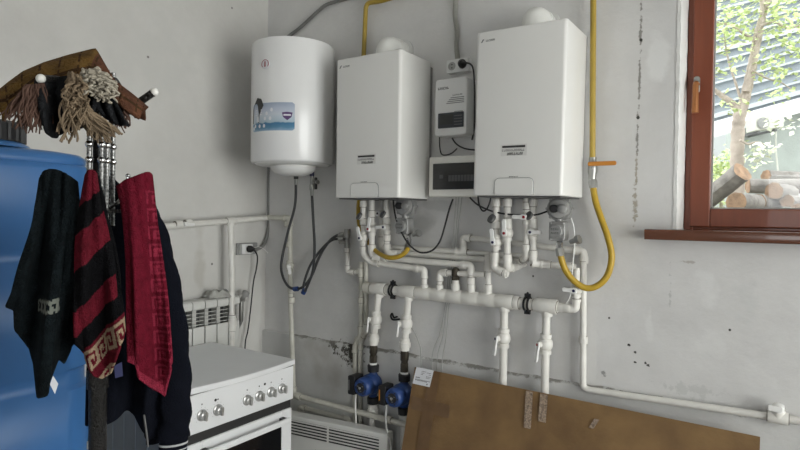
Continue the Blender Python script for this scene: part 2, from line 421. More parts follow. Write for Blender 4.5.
# the long vertical crack: a chain of thin dark streaks
for a, b, wd, st in ((0, 3, .012, .34), (2, 5, .009, .28), (4, 7, .011, .34), (6, 8, .010, .32), (7, 10, .018, .30)):
    p, q = V(crack[a]), V(crack[b]); c = (p + q) / 2
    wm.blob(tuple(c), (wd, 1, abs(q.z - p.z) * .62), (0.20, 0.19, 0.17) if a < 6 else (0.33, 0.30, 0.24), noise=1.4, thr=st + .14, soft=0.25, amount=.85)
for i in (2, 5): wm.blob(crack[i], (.010, 1, .012), dk, noise=0.5, thr=0.35, soft=0.15)
wm.blob((2.020,0.000,2.273), (.05, 1, .5), (0.56, 0.56, 0.55), noise=0.9, thr=0.5, soft=0.3, fine=False)
M['wall_back'] = wm.done(0.55)
wl = WallMat('left_wall_plaster', (0.64, 0.63, 0.605), (0.55, 0.54, 0.515))
wl.blob((0.000,-0.494,1.254), (1, .07, .5), (0.48, 0.46, 0.42), noise=0.8, thr=0.45, soft=0.4, fine=False, amount=.6)
wl.blob((0.000,-0.753,2.379), (1, .5, .5), (0.58, 0.575, 0.55), noise=0.8, thr=0.5, soft=0.4, fine=False)
for px in ((0.000,-0.821,2.379), (0.000,-0.285,2.795), (0.000,-0.413,1.283)):
    wl.blob(px, (1, .012, .012), (0.2, 0.19, 0.18), noise=0.3, thr=0.4, soft=0.1)
M['wall_left'] = wl.done(0.35)
M['wall_plain'] = mat('plain_plaster', (0.64, 0.64, 0.62), 0.8, mottle=0.1, mscale=2, bump=0.3)

WX0, WX1, WZ0, WZ1, WT = 2.378, 3.75, 1.500, 2.68, 0.34     # window opening in the back wall
b = MB()
b.box((-.3, 0, -.05), (WX0, WT, RZ + .05)); b.box((WX1, 0, -.05), (RX + .3, WT, RZ + .05))
b.box((WX0, 0, -.05), (WX1, WT, WZ0)); b.box((WX0, 0, WZ1), (WX1, WT, RZ + .05))
struct('wall_back', b, 'wall_back', flat=True)
b = MB().box((-.3, RY - .3, -.05), (0, 0, RZ + .05)); struct('wall_left', b, 'wall_left', flat=True)
b = MB(); y0, y1, z0, z1 = -2.6, -0.3, .45, 2.45  # opening made in the unseen right wall for the assumed window
b.box((RX, RY - .3, -.05), (RX + .3, y0, RZ + .05)); b.box((RX, y1, -.05), (RX + .3, 0, RZ + .05))
b.box((RX, y0, -.05), (RX + .3, y1, z0)); b.box((RX, y0, z1), (RX + .3, y1, RZ + .05))
struct('wall_right', b, 'wall_plain', flat=True)
b = MB(); b.box((0, RY - .3, -.05), (2.6, RY, RZ + .05)); b.box((3.5, RY - .3, -.05), (RX, RY, RZ + .05)); b.box((2.6, RY - .3, 2.1), (3.5, RY, RZ + .05)); b.box((2.6, RY - .3, -.05), (3.5, RY, .9))  # opening added in the unseen wall to let the front fill through
struct('wall_front', b, 'wall_plain', flat=True)
struct('floor', MB().box((-.3, RY - .3, -.25), (RX + .3, WT, 0)), 'floor', flat=True)
struct('ceiling', MB().box((-.3, RY - .3, RZ), (RX + .3, WT, RZ + .2)), 'ceiling', flat=True)
# low plinth along the back wall with a dirty upper edge, shadow line painted in at the left
pm = WallMat('plinth_plaster', (0.62, 0.62, 0.61), (0.54, 0.54, 0.53))
for i in range(13):
    x = .35 + i * .19
    pm.blob((x, -.012, .843), (.16, .06, .022), (0.20, 0.19, 0.165), noise=1.0, thr=0.30, soft=0.35, amount=.8)
for c, rad in (((0.712,-0.020,0.811), (.17, .2, .14)), ((0.721,-0.020,0.744), (.075, .2, .09)), ((0.586,-0.020,0.822), (.06, .2, .05))):
    pm.blob(c, rad, (0.075, 0.07, 0.058), noise=1.9, thr=0.55, soft=0.2)
pm.blob((0.503,-0.020,0.752), (.35, .2, .35), (0.42, 0.40, 0.37), noise=.8, thr=0.4, soft=0.5, fine=False, amount=.6)
M['plinth'] = pm.done(0.6)
b = MB(); nseg = 90; rows = []
top = [(RX * i / nseg, .838 + rnd.uniform(-.006, .006)) for i in range(nseg + 1)]
dep = [rnd.uniform(.012, .022) for _ in top]
for f in (lambda x, z, d: (x, 0, z + .008), lambda x, z, d: (x, -d, z), lambda x, z, d: (x, -d - .003, z - .02), lambda x, z, d: (x, -.02, 0.0)):
    rows.append([f(x, z, d) for (x, z), d in zip(top, dep)])
b.grid(rows)
tag(build('trim_1', b, 'plinth'), kind='structure')

# window in the back wall
w1 = bpy.data.objects.new('window_1', None); COL.objects.link(w1); w1.location = (WX0, .2, WZ0 + .03); w1['kind'] = 'structure'
FX0, FX1, FZ0, FZ1 = WX0 + .004, WX1 - .01, WZ0 + .036, WZ1 - .01
b = MB(); t = .035
for lo, hi in (((FX0, .19, FZ0), (FX0 + t, .27, FZ1)), ((FX1 - t, .19, FZ0), (FX1, .27, FZ1)), ((FX0 + t, .19, FZ0), (FX1 - t, .27, FZ0 + .02)), ((FX0 + t, .19, FZ1 - t), (FX1 - t, .27, FZ1))):
    b.box(lo, hi)
build('window_frame', b, 'frame_wood', w1, bevel=.004)
SX0, SX1, SZ0, SZ1 = FX0 + .022, FX1 - .022, FZ0 + .012, FZ1 - .022
b = MB(); t = .078
for lo, hi in (((SX0, .172, SZ0), (SX0 + t, .235, SZ1)), ((SX1 - t, .172, SZ0), (SX1, .235, SZ1)), ((SX0 + t, .172, SZ0), (SX1 - t, .235, SZ0 + t)), ((SX0 + t, .172, SZ1 - t), (SX1 - t, .235, SZ1))):
    b.box(lo, hi)
sash = build('sash', b, 'frame_wood', w1, bevel=.006, seg=3)
b = MB(); q = .006
for lo, hi in (((SX0 + t - q, .178, SZ0 + t - q), (SX0 + t + q, .2, SZ1 - t + q)), ((SX1 - t - q, .178, SZ0 + t - q), (SX1 - t + q, .2, SZ1 - t + q)), ((SX0 + t, .178, SZ0 + t - q), (SX1 - t, .2, SZ0 + t + q)), ((SX0 + t, .178, SZ1 - t - q), (SX1 - t, .2, SZ1 - t + q))):
    b.box(lo, hi)
gk = build('gasket', MB().box((SX0 + t, .196, SZ0 + t), (SX0 + t + .006, .204, SZ1 - t)).box((SX0 + t, .196, SZ0 + t), (SX1 - t, .204, SZ0 + t + .006)), 'wire', sash)
build('pane', MB().box((SX0 + t, .205, SZ0 + t), (SX1 - t, .209, SZ1 - t)), 'glass', w1, flat=True)
h = V((2.423,0.170,2.151))
b = MB().rbox((h.x - .012, .158, h.z - .035), (h.x + .012, .172, h.z + .035), .01)
hd = build('window_handle', b, 'steel', w1, bevel=.002); hd['label'] = 'bronze coloured window handle on a steel plate'
b = MB().tube(fillet([(h.x, .16, h.z), (h.x, .125, h.z), (h.x, .125, h.z - .125)], .02), [.012] * 9 + [.014], 10)
build('handle_lever', b, 'handle', hd)
b = MB(); zs = 1.538
b.rbox((2.272, -.075, zs - .042), (WX1 + .1, -.0005, zs), .006, axis='x'); b.box((WX0 + .001, -.003, zs - .038), (WX1 - .001, .19, zs - .0005))
build('window_sill', b, 'sill_wood', w1)
# chipped white plaster edge of the window reveal
b = MB(); rows = []
zz = [zs + .002 + i * (WZ1 - zs) / 60 for i in range(61)]
for x_, y_ in ((WX0 - .012, -.002), (WX0 + .0015, -.003), (WX0 + .0025, .08), (WX0 + .0035, .189)):
    rows.append([(x_ + rnd.uniform(-.002, .0015), y_, z) for z in zz])
b.grid(rows)
tag(build('trim_2', b, 'plaster'), kind='structure')
# wide assumed window in the right wall (beside the camera, unseen), added for light
w2 = bpy.data.objects.new('window_2_assumed', None); COL.objects.link(w2); w2.location = (RX + .1, -1.45, .45); w2['kind'] = 'structure'
b = MB(); t = .06
for lo, hi in (((RX + .1, y0, z0), (RX + .17, y0 + t, z1)), ((RX + .1, y1 - t, z0), (RX + .17, y1, z1)), ((RX + .1, y0 + t, z0), (RX + .17, y1 - t, z0 + t)), ((RX + .1, y0 + t, z1 - t), (RX + .17, y1 - t, z1)), ((RX + .1, (y0 + y1) / 2 - t / 2, z0 + t), (RX + .17, (y0 + y1) / 2 + t / 2, z1 - t))):
    b.box(lo, hi)
build('window_frame', b, 'frame_wood', w2, bevel=.004)
build('pane', MB().box((RX + .13, y0 + t, z0 + t), (RX + .134, y1 - t, z1 - t)), 'glass', w2, flat=True)

# ------------------------------------------------------------------ pipework helpers
def elbow_mesh(p, a, c, r):
    """a welded elbow at p between directions a and c (unit vectors leaving p)"""
    k = r * 2.3
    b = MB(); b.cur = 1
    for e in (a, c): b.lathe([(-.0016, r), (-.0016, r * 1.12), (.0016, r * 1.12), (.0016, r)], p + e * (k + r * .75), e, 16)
    b.cur = 0; path = fillet([p + a * k, p, p + c * k], r * 1.9, 8)
    b.tube(path, r * 1.22, 16)
    b.lathe([(0, r * 1.2), (0, r * 1.42), (r * .9, r * 1.42), (r * .9, r * 1.2)], p + a * (k - r * .2), a, 16)
    b.lathe([(0, r * 1.2), (0, r * 1.42), (r * .9, r * 1.42), (r * .9, r * 1.2)], p + c * (k - r * .2), c, 16)
    return b

def collar(p, d, r, ln=2.2, f=1.38):
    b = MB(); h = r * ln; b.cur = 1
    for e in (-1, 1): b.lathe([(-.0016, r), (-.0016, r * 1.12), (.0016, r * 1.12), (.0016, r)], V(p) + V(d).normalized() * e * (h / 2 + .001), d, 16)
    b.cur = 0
    b.lathe([(-h / 2, r), (-h / 2, r * f * .96), (-h / 2 + r * .15, r * f), (h / 2 - r * .15, r * f), (h / 2, r * f * .96), (h / 2, r)], p, d, 18)
    return b

def tee_mesh(p, d, br, r, rb=None):
    rb = rb or r
    b = collar(p, d, r, 3.6, 1.3)
    b.lathe([(0, rb), (0, rb * 1.3), (r * 1.75, rb * 1.3), (r * 1.8, rb * 1.22), (r * 1.8, rb)], p, br, 18)
    return b

def add_valve(root, p, d, r, lever, dot, body='ppr', length=4.6, stem=(0, -1, 0), lev=1.0, paddle=True):
    p = V(p); d = V(d).normalized(); st = V(stem).normalized(); lever = V(lever).normalized()
    h = r * length / 2
    b = MB()
    b.lathe([(-h, r * 1.0), (-h, r * 1.4), (-h * .62, r * 1.4), (-h * .55, r * 1.22), (-h * .4, r * 1.55), (-h * .12, r * 1.72), (h * .12, r * 1.72), (h * .4, r * 1.55), (h * .55, r * 1.22), (h * .62, r * 1.4), (h, r * 1.4), (h, r)], p, d, 20)
    b.lathe([(0, r * .8), (r * 2.05, r * .8)], p, st, 12)
    vb = build('valve_body', b, body, root)
    q = p + st * r * 2.0; side = st.cross(lever).normalized()
    L = .062 * lev; w0, w1 = .011, .0085
    prof = [(-.013, w0 * .7), (-.010, w0), (0.006, w0 * 1.15), (L * .4, w1), (L * .85, w1 * 1.15), (L, w1 * .75)]
    poly = [q + lever * a + side * w for a, w in prof] + [q + lever * a - side * w for a, w in reversed(prof)]
    vh = build('valve_lever', MB().prism(poly, st * .009), 'lever', root, bevel=.002)
    vh['label'] = 'white lever handle of a ball valve'
    b = MB().lathe([(0, .0062), (.002, .0062), (.003, .004)], q + st * .009, st, 12)
    build('lever_cap', b, dot, vh)

def add_strainer(root, p, r, dirn=(-.42, -.75, .5)):
    d = V(dirn).normalized(); p = V(p)
    build('strainer', MB().lathe([(0, r * 1.0), (r * 1.2, r * 1.15), (r * 1.7, r * 1.15)], p, d, 16), 'ppr', root)
    build('strainer_cap', MB().lathe([(0, r * 1.15), (0, r * 1.42), (r * .8, r * 1.42), (r * .95, r * 1.1)], p + d * r * 1.6, d, 14), 'darkgrey', root)['label'] = 'dark grey strainer cap'

def run(label, pts, r, m_='ppr', couplings=(), tees=(), elbows=True, cat='pipe', name='water_pipe', group=None, capends=False):
    pts = [V(p) for p in pts]
    root = thing(name, label, cat, pts[-1], group)
    b = MB(); b.tube(fillet(pts, r * 2.0, 8), r, 16)
    build('pipe', b, m_, root)
    if elbows:
        for i in range(1, len(pts) - 1):
            a = (pts[i - 1] - pts[i]).normalized(); c = (pts[i + 1] - pts[i]).normalized()
            if a.dot(c) < -.93: continue
            rr = min(r, (pts[i - 1] - pts[i]).length / 3.3, (pts[i + 1] - pts[i]).length / 3.3)
            if rr > r * .5: build('elbow', elbow_mesh(pts[i], a, c, r), [m_, 'grime_shade'], root)
    for p, d in couplings: build('coupling', collar(V(p), d, r), [m_, 'grime_shade'], root)
    for t_ in tees:
        p, d, br = t_[:3]; build('tee', tee_mesh(V(p), V(d), V(br), r, t_[3] if len(t_) > 3 else None), [m_, 'grime_shade'], root)
    return root
X_, Y_, Z_ = V((1, 0, 0)), V((0, 1, 0)), V((0, 0, 1))

# --- main manifold below the boilers
MA, MC = V((0.867,-0.072,1.182)), V((1.922,-0.072,1.187))
mz = (MA.z + MC.z) / 2; MA.z = MC.z = mz
MR = .0255
mani = thing('manifold_pipe', 'thickest white horizontal pipe, the header below both boilers held by two black clamps', 'pipe', MA)
b = MB().tube([MA, MC], MR, 24); build('pipe', b, 'ppr', mani)
build('end_cap', MB().lathe([(-.03, MR * 1.25), (.012, MR * 1.25), (.02, MR * .8), (.02, .001)], MA, (-1, 0, 0), 20), 'ppr_old', mani)
def onm(x, dz=0.0): return V((x, -.072, mz + dz))
drops = [((0.948,-0.072,1.140), -1), ((1.136,-0.072,1.142), -1), ((1.669,-0.072,1.155), -1), ((1.873,-0.072,1.149), -1),
         ((1.232,-0.072,1.228), 1), ((1.320,-0.072,1.235), 1), ((1.410,-0.072,1.232), 1), ((1.495,-0.072,1.224), 1), ((1.584,-0.072,1.222), 1)]
for p, sg in drops:
    r2_ = .0185 if sg < 0 else .0145
    build('tee', tee_mesh(onm(p[0]), X_, Z_ * sg, MR, r2_), ['ppr', 'grime_shade'], mani)
for px in ((1.543,-0.072,1.180), (1.730,-0.072,1.184), (1.826,-0.072,1.185)):
    build('coupling', collar(onm(px[0]), X_, MR, 1.0, 1.22), ['ppr', 'grime_shade'], mani)
for px in ((1.038,-0.072,1.180), (1.781,-0.072,1.189)):
    c = onm(px[0])
    b = MB()
    for dx in (-.009, .009):
        b.lathe([(-.004, MR * 1.02), (-.004, MR * 1.28), (.004, MR * 1.28), (.004, MR * 1.02)], c + X_ * dx, X_, 24)
    b.box((c.x - .013, c.y - .007, c.z + MR), (c.x + .013, c.y + .007, c.z + MR + .022)); b.box((c.x - .013, c.y - .007, c.z - MR - .02), (c.x + .013, c.y + .007, c.z - MR))
    b.lathe([(0, .005), (.08, .005)], c, Y_, 8); b.ball(c + Z_ * (MR + .024), .006, 6)
    build('clamp', b, 'black', mani)['label'] = 'black rubber lined pipe clamp'
# reduced end of the manifold: up to a small valve by the yellow hose
tail = [(1.922,-0.072,1.187), (2.001,-0.072,1.185), (2.000,-0.072,1.363), (1.804,-0.072,1.375)]
tail = [MC, V((tail[1][0], -.072, mz)), V((tail[2][0], -.072, tail[2][2]))]
root = run('thin white pipe rising from the manifold end beside the loop of yellow hose', [MC] + tail[1:], .0145, couplings=[(MC + X_ * .012, X_), (MC + X_ * .04, X_)])
add_valve(root, (2.000,-0.072,1.267), Z_, .0145, (-1, 0, .05), 'bluedot', length=4.2, lev=.8)

# --- pipes of the smaller looking boiler (far one)
PR = .0148
a = [(0.872,-0.120,1.675), (0.877,-0.120,1.365), (0.919,-0.100,1.326), (1.229,-0.072,1.306), (1.232,-0.072,1.197)]
root = run('white pipe with a dark strainer, far left below the smaller boiler, ending at the manifold', a, PR, couplings=[((0.872,-0.120,1.638), Z_), ((0.874,-0.120,1.542), Z_), ((1.180,-0.072,1.308), X_), ((1.232,-0.072,1.212), Z_)])
add_strainer(root, (0.874,-0.120,1.558), PR)
add_valve(root, (0.875,-0.120,1.456), Z_, PR, (-.25, 0, 1), 'bluedot')
a = [(0.928,-0.120,1.675), (0.933,-0.120,1.362), (0.964,-0.090,1.354), (1.492,-0.072,1.343), (1.495,-0.072,1.215)]
root = run('white pipe with a red dotted lever, second below the smaller boiler', a, PR, couplings=[((0.930,-0.120,1.585), Z_), ((0.933,-0.120,1.405), Z_), ((1.449,-0.072,1.343), X_), ((1.495,-0.072,1.234), Z_), ((1.494,-0.072,1.268), Z_)])
add_valve(root, (0.931,-0.120,1.506), Z_, PR, (.12, 0, 1), 'red')
a = [(1.025,-0.120,1.674), (1.030,-0.120,1.388), (1.039,-0.050,1.380), (1.213,-0.040,1.379), (1.729,-0.040,1.369), (1.791,-0.120,1.402), (1.786,-0.120,1.670)]
root = run('white pipe joining both boilers, third below the smaller one, with two levers', a, .0138, couplings=[((1.027,-0.120,1.550), Z_), ((1.029,-0.120,1.461), Z_), ((1.787,-0.120,1.630), Z_), ((1.790,-0.120,1.442), Z_)])
add_strainer(root, (1.027,-0.120,1.570), .0138)
add_valve(root, (1.028,-0.120,1.518), Z_, .0138, (-1, 0, -.02), 'bluedot', lev=.8)
add_valve(root, (1.788,-0.120,1.580), Z_, .0138, (-1, 0, 0), 'red', lev=.9)
root = run('short white stub pipe with a small lever behind the strainers of the smaller boiler', [(0.954,-0.070,1.677), (0.959,-0.070,1.404), (1.014,-0.070,1.401)], .014, couplings=[((0.958,-0.070,1.447), Z_)])
add_valve(root, (0.963,-0.085,1.588), Z_, .012, (-1, 0, 0), 'black', lev=.6)
root = run('longest white pipe, running along the wall and turning down beside the cardboard', [(0.994,-0.031,1.407), (1.427,-0.031,1.403), (1.427,-0.031,1.475), (1.623,-0.031,1.462), (2.017,-0.031,1.433), (2.026,-0.031,0.843), (2.044,-0.031,0.831), (2.738,-0.031,0.854), (2.819,-0.031,0.857)], .0140, couplings=[((1.425,-0.026,1.432), Z_), ((1.987,-0.026,1.435), X_), ((2.017,-0.026,1.396), Z_), ((2.022,-0.026,1.044), Z_)], tees=[((1.424,-0.026,1.403), X_, Z_)])
p = V((2.738,-0.031,0.854)); build('tee', tee_mesh(p, X_, Z_, .018), ['ppr', 'grime_shade'], root)
build('drain_cock', MB().lathe([(0, .012), (.03, .012), (.03, .02), (.05, .02), (.055, .012)], p, (0, -.3, 1), 14).rbox((p.x - .03, p.y - .035, p.z + .03), (p.x + .012, p.y - .022, p.z + .05), .004), 'lever', root)
root = run('thin white pipe behind the larger boiler pipes on the wall', [(1.441,-0.026,1.401), (1.737,-0.026,1.399)], .0125)

# --- pipes of the larger looking boiler (near one)
a = [(1.641,-0.120,1.671), (1.642,-0.120,1.473), (1.636,-0.120,1.343), (1.690,-0.120,1.321)]
root = run('white pipe with slanted dark strainer and blue dotted lever, first below the larger boiler', a, .0155, couplings=[((1.642,-0.120,1.643), Z_), ((1.641,-0.120,1.542), Z_), ((1.639,-0.120,1.399), Z_)])
add_strainer(root, (1.642,-0.120,1.555), .0155)
add_valve(root, (1.643,-0.120,1.463), Z_, .0155, (-.15, 0, 1), 'bluedot')
build('end_plug', MB().lathe([(0, .0155), (0, .0215), (.012, .0215), (.012, .016), (.02, .014)], (1.685,-0.120,1.323), (1, 0, -.1), 16), 'ppr', root)
a = [(1.695,-0.120,1.670), (1.700,-0.120,1.347), (1.714,-0.050,1.348), (1.744,-0.030,1.371)]
root = run('white pipe with a red dotted lever, second below the larger boiler, bending to the wall', a, .0155, couplings=[((1.695,-0.120,1.643), Z_), ((1.697,-0.120,1.556), Z_), ((1.699,-0.120,1.393), Z_)])
add_valve(root, (1.698,-0.120,1.506), Z_, .0155, (-.05, 0, 1), 'red')
a = [(1.816,-0.120,1.669), (1.822,-0.120,1.377), (1.851,-0.100,1.373), (1.997,-0.072,1.365)]
root = run('white pipe with blue dotted sideways lever, beside the gas valve of the larger boiler', a, .0142, couplings=[((1.817,-0.120,1.643), Z_), ((1.818,-0.120,1.559), Z_), ((1.821,-0.120,1.417), Z_), ((1.963,-0.072,1.366), X_)])
add_strainer(root, (1.818,-0.120,1.572), .0142)
add_valve(root, (1.819,-0.120,1.514), Z_, .0142, (1, 0, .02), 'bluedot', lev=.8)

# --- risers on the manifold
a = [(1.320,-0.072,1.200), (1.321,-0.072,1.297), (1.567,-0.072,1.304)]
run('low white bridge pipe on the manifold passing behind the dark air vent', a, .0138, couplings=[((1.320,-0.072,1.220), Z_)])
run('short white riser on the manifold just beside the end of the bridge pipe', [(1.585,-0.072,1.208), (1.582,-0.072,1.365), (1.573,-0.050,1.401)], .0145, couplings=[((1.584,-0.072,1.241), Z_), ((1.584,-0.072,1.218), Z_), ((1.582,-0.072,1.336), Z_)])
p = V((1.410,-0.072,1.217)); root = thing('air_vent', 'dark brass automatic air vent standing on the white manifold pipe', 'air vent', p)
z1_, z2_, z3_ = (1.409,-0.072,1.266)[2] - p.z, (1.408,-0.072,1.325)[2] - p.z, .03
build('base_fitting', MB().lathe([(0, .019), (0, .022), (z1_ * .6, .022), (z1_ * .6, .017), (z1_, .017)], p, Z_, 16), 'ppr', root)
build('vent_body', MB().lathe([(z1_, .012), (z1_, .02), (z1_ + .015, .021), (z1_ + .016, .017), (z1_ + .025, .021), (z2_ - .01, .021), (z2_, .015), (z2_, .008), (z2_ + .012, .006)], p, Z_, 8), 'brass_dark', root)

# --- two pumps hanging below the manifold
def pump_line(xt, xv, label_pump, label_pipe, flip):
    top, val, uni, brs, nut, pc, face, low, lowend, lever = xt
    x = pc[0]
    root = run(label_pipe, [onm(top[0]), (x, -.072, uni[2])], .0185, couplings=[], name='water_pipe')
    add_valve(root, (x * .55 + top[0] * .45, -.072, val[2]), Z_, .0185, lever, 'lever', length=5.0, lev=1.1, stem=(-.75, -.65, 0))
    pz = pc[2]
    build('union', MB().lathe([(-.03, .02), (-.03, .026), (-.014, .026), (-.014, .031), (.012, .031), (.012, .025), (.03, .025), (.03, .019)], (x, -.072, uni[2]), -Z_, 18), 'ppr', root)
    lc = uni[2] - .03 - (pz + .112)
    build('check_valve', MB().lathe([(0, .016), (0, .021), (.012, .022), (lc * .45, .022), (lc * .5, .018), (lc * .6, .018), (lc * .62, .021), (lc, .021)], (x, -.072, uni[2] - .03), -Z_, 8), 'brass_dark', root)['label'] = 'dark brass check valve'
    build('seal_ring', MB().lathe([(0, .018), (0, .021), (.012, .021), (.012, .018)], (x, -.072, pz + .1), Z_, 16), 'lever', root)
    P = thing('circulation_pump', label_pump, 'pump', (x, -.072, low[2]))
    b = MB()
    b.lathe([(.07, .020), (.055, .021), (.04, .030), (.02, .04), (0, .043), (-.03, .040), (-.05, .028), (-.075, .021)], (x, -.072, pz), Z_, 20)
    b.lathe([(-.035, .042), (0, .056), (.03, .056), (.045, .044)], (x, -.08, pz), -Y_, 24)
    build('pump_housing', b, 'blue', P)
    b = MB(); b.lathe([(0, .047), (.012, .050), (.040, .050), (.056, .047), (.062, .040), (.062, .001)], (x, -.12, pz), -Y_, 28)
    mo = build('motor', b, 'blue', P)
    fy = -.12 - .062
    b = MB().lathe([(0, .026), (.003, .026), (.003, .018)], (x, fy, pz), -Y_, 20, True)
    for k in range(6):
        t = k * math.pi / 3; c = V((x + .033 * math.cos(t), fy, pz + .033 * math.sin(t))); b.lathe([(0, .004), (.002, .004)], c, -Y_, 6)
    build('name_plate', b, 'ink', mo)
    b = MB()
    for k in range(3):
        t = .6 + k * 2.1; c = V((x + .017 * math.cos(t), fy - .003, pz + .017 * math.sin(t))); b.box((c.x - .005, c.y - .0006, c.z - .002), (c.x + .005, c.y, c.z + .002))
    build('plate_print', b, 'greyink', mo)
    build('vent_screw', MB().lathe([(0, .008), (.006, .008), (.008, .005)], (x, fy - .003, pz), -Y_, 12), 'chrome', mo)
    b = MB().rbox((x - .092, -.176, pz - .050), (x - .046, -.10, pz + .05), .008, axis='y')
    tb = build('terminal_box', b, 'black', P, bevel=.003); tb['label'] = 'black terminal box'
    build('box_label', MB().box((x - .087, -.1768, pz - .028), (x - .080, -.1758, pz + .028)), 'orange' if flip else 'greyink', tb)
    for z in (pz + .084, pz - .09):
        build('flange_nut', MB().lathe([(-.02, .022), (-.02, .031), (.012, .033), (.018, .028), (.018, .022)], (x, -.072, z), Z_, 10), 'black', P)
    cz_ = pz - .05
    tag(build('pump_cable', MB().tube(smooth([(x - .066, -.135, cz_ + .002), (x - .066, -.137, cz_ - .02), (x - .064, -.142, cz_ - .07), (x - .058, -.145, cz_ - .12)] + ([(x - .030, -.145, cz_ - .20), (x - .022, -.14, .25), (x - .022, -.13, .02)] if flip else [(x - .052, -.15, .466)])), .0038, 8), 'lever', P), 'white pump cable')
    low_r = run(label_pipe.replace('falling from the manifold onto', 'continuing down under').replace('with a check valve', 'behind the convector'), [(x, -.072, pz - .108), (x, -.072, .0)], .017, couplings=[])
    build('union', MB().lathe([(0, .02), (0, .026), (.025, .026), (.025, .031), (.05, .031), (.05, .022)], (x, -.072, pz - .114), -Z_, 18), 'ppr', low_r)
pump_line(((0.948,-0.072,1.140), (0.947,-0.072,1.017), (0.942,-0.072,0.908), 0, 0, (0.916,-0.072,0.671), 0, (0.917,-0.072,0.552), 0, (-.05, -.1, -1)), 0,
          'blue circulation pump with black terminal box, nearer the stove', 'white pipe with a check valve falling from the manifold onto the pump nearer the stove', False)
pump_line(((1.136,-0.072,1.158), (1.132,-0.072,1.017), (1.125,-0.072,0.907), 0, 0, (1.117,-0.072,0.654), 0, (1.119,-0.072,0.539), 0, (-.05, -.1, -1)), 0,
          'blue circulation pump with an orange marked terminal box, nearer the cardboard', 'white pipe with a check valve falling from the manifold onto the pump nearer the cardboard', True)
for x0, vz, vx, lab in (((1.669,-0.072,1.155), (1.667,-0.072,1.014), 0, 'white pipe with ball valve dropping from the manifold behind the cardboard, closer to the pumps'),
                        ((1.870,-0.072,1.149), (1.867,-0.072,1.014), 0, 'white pipe with ball valve dropping from the manifold behind the cardboard, farther from the pumps')):
    root = run(lab, [onm(x0[0]), (x0[0] - .003, -.072, .0)], .0180)
    add_valve(root, (x0[0] - .001, -.072, vz[2]), Z_, .0185, (-.06, -.1, -1), 'red' if x0[0] > 1.8 else 'bluedot', length=4.8, lev=1.25, stem=(-.55, -.8, 0))
# small black hook on the wall with a grey wire
p = V((1.018,-0.010,1.032)); h_ = thing('pipe_hook', 'small black hook bracket on the wall between the two pump pipes', 'hook', p)
build('bracket', MB().tube(smooth([p + Y_ * .01, p - Y_ * .02, p + V((-.012, -.02, .02)), p + V((-.02, -.02, .004)), p + V((-.005, -.02, -.012)), p + V((.04, -.02, -.004))]), .005, 8), 'black', h_)

# --- pipes by the corner
a = [(0.792,-0.030,1.317), (0.797,-0.030,0.915), (0.758,-0.030,0.848), (0.761,-0.030,0.527), (0.765,-0.030,0.261)]
root = run('thin white pipe jogging sideways above the pumps, hung from the mixing valve branch', a, .0140, 'ppr_old', tees=[((0.793,-0.030,1.258), Z_, (-1, 0, 0))], couplings=[((0.794,-0.030,1.105), Z_)])
run('second thin white pipe just behind the jogging one beside the mould stain', [(0.825,-0.030,1.352), (0.832,-0.030,0.936), (0.793,-0.030,0.864), (0.802,-0.030,0.270)], .0125, 'ppr_old')
a = [(0.690,-0.030,1.396), (0.696,-0.030,1.255), (0.781,-0.030,1.257)]
root = run('small white pipe under the chrome mixing valve', a, .0115, couplings=[((0.690,-0.030,1.379), Z_), ((0.732,-0.030,1.255), X_)])
p = V((0.690,-0.030,1.385)); q = V((0.688,-0.030,1.498))
mv = thing('mixing_valve', 'chrome safety fitting where the two black hoses meet the white pipe', 'valve', p)
build('valve_body', MB().lathe([(0, .014), (.01, .017), (.03, .017), (.035, .013), (.06, .013), (.065, .018), (q.z - p.z, .018)], p, Z_, 14).lathe([(0, .01), (.05, .01)], p + Z_ * .04, (-.4, -1, 0), 10), 'steel', mv)
for z_ in ((0.669,-0.050,1.450), (0.669,-0.050,1.436)): pass
build('inlet', MB().tube([p + Z_ * .085, p + V((-.045, -.012, .085))], .009, 10).tube([p + Z_ * .045, p + V((-.045, -.012, .05))], .009, 10), 'chrome', mv)

# pipe on the left wall (feeds the radiator)
root = run('long white pipe along the side wall with a drop behind the stove', [(0.100,-1.297,1.455), (0.100,-0.818,1.504), (.10, -.05, 1.556)], .0165, couplings=[((0.100,-0.708,1.516), Y_), ((0.100,-0.648,1.521), Y_)], tees=[((.10, (0.100,-0.365,1.534)[1], (0.100,-0.365,1.534)[2]), Y_, -Z_)])
c = V((0.100,-0.672,1.516)); b = MB().lathe([(0, .012), (.03, .012), (.034, .008)], c, (1, -.2, .1), 12).rbox((c.x + .02, c.y - .004, c.z - .007), (c.x + .03, c.y + .045, c.z + .007), .003)
build('valve_lever', b, 'lever', root)
t_ = (0.100,-0.365,1.534)
root2 = run('white drop pipe standing in front of the radiator behind the stove', [(.10, t_[1], t_[2] - .02), (.112, t_[1] + .002, 1.25), (.125, t_[1] + .004, .1)], .0165, elbows=False, couplings=[((.117, t_[1] + .003, (0.117,-0.341,0.973)[2]), Z_), ((.1165, t_[1] + .003, (0.117,-0.340,0.920)[2]), Z_)])
build('union', MB().lathe([(-.022, .018), (-.022, .026), (.022, .026), (.022, .018)], (.117, t_[1] + .003, (0.117,-0.340,0.949)[2]), Z_, 16), 'ppr', root2)
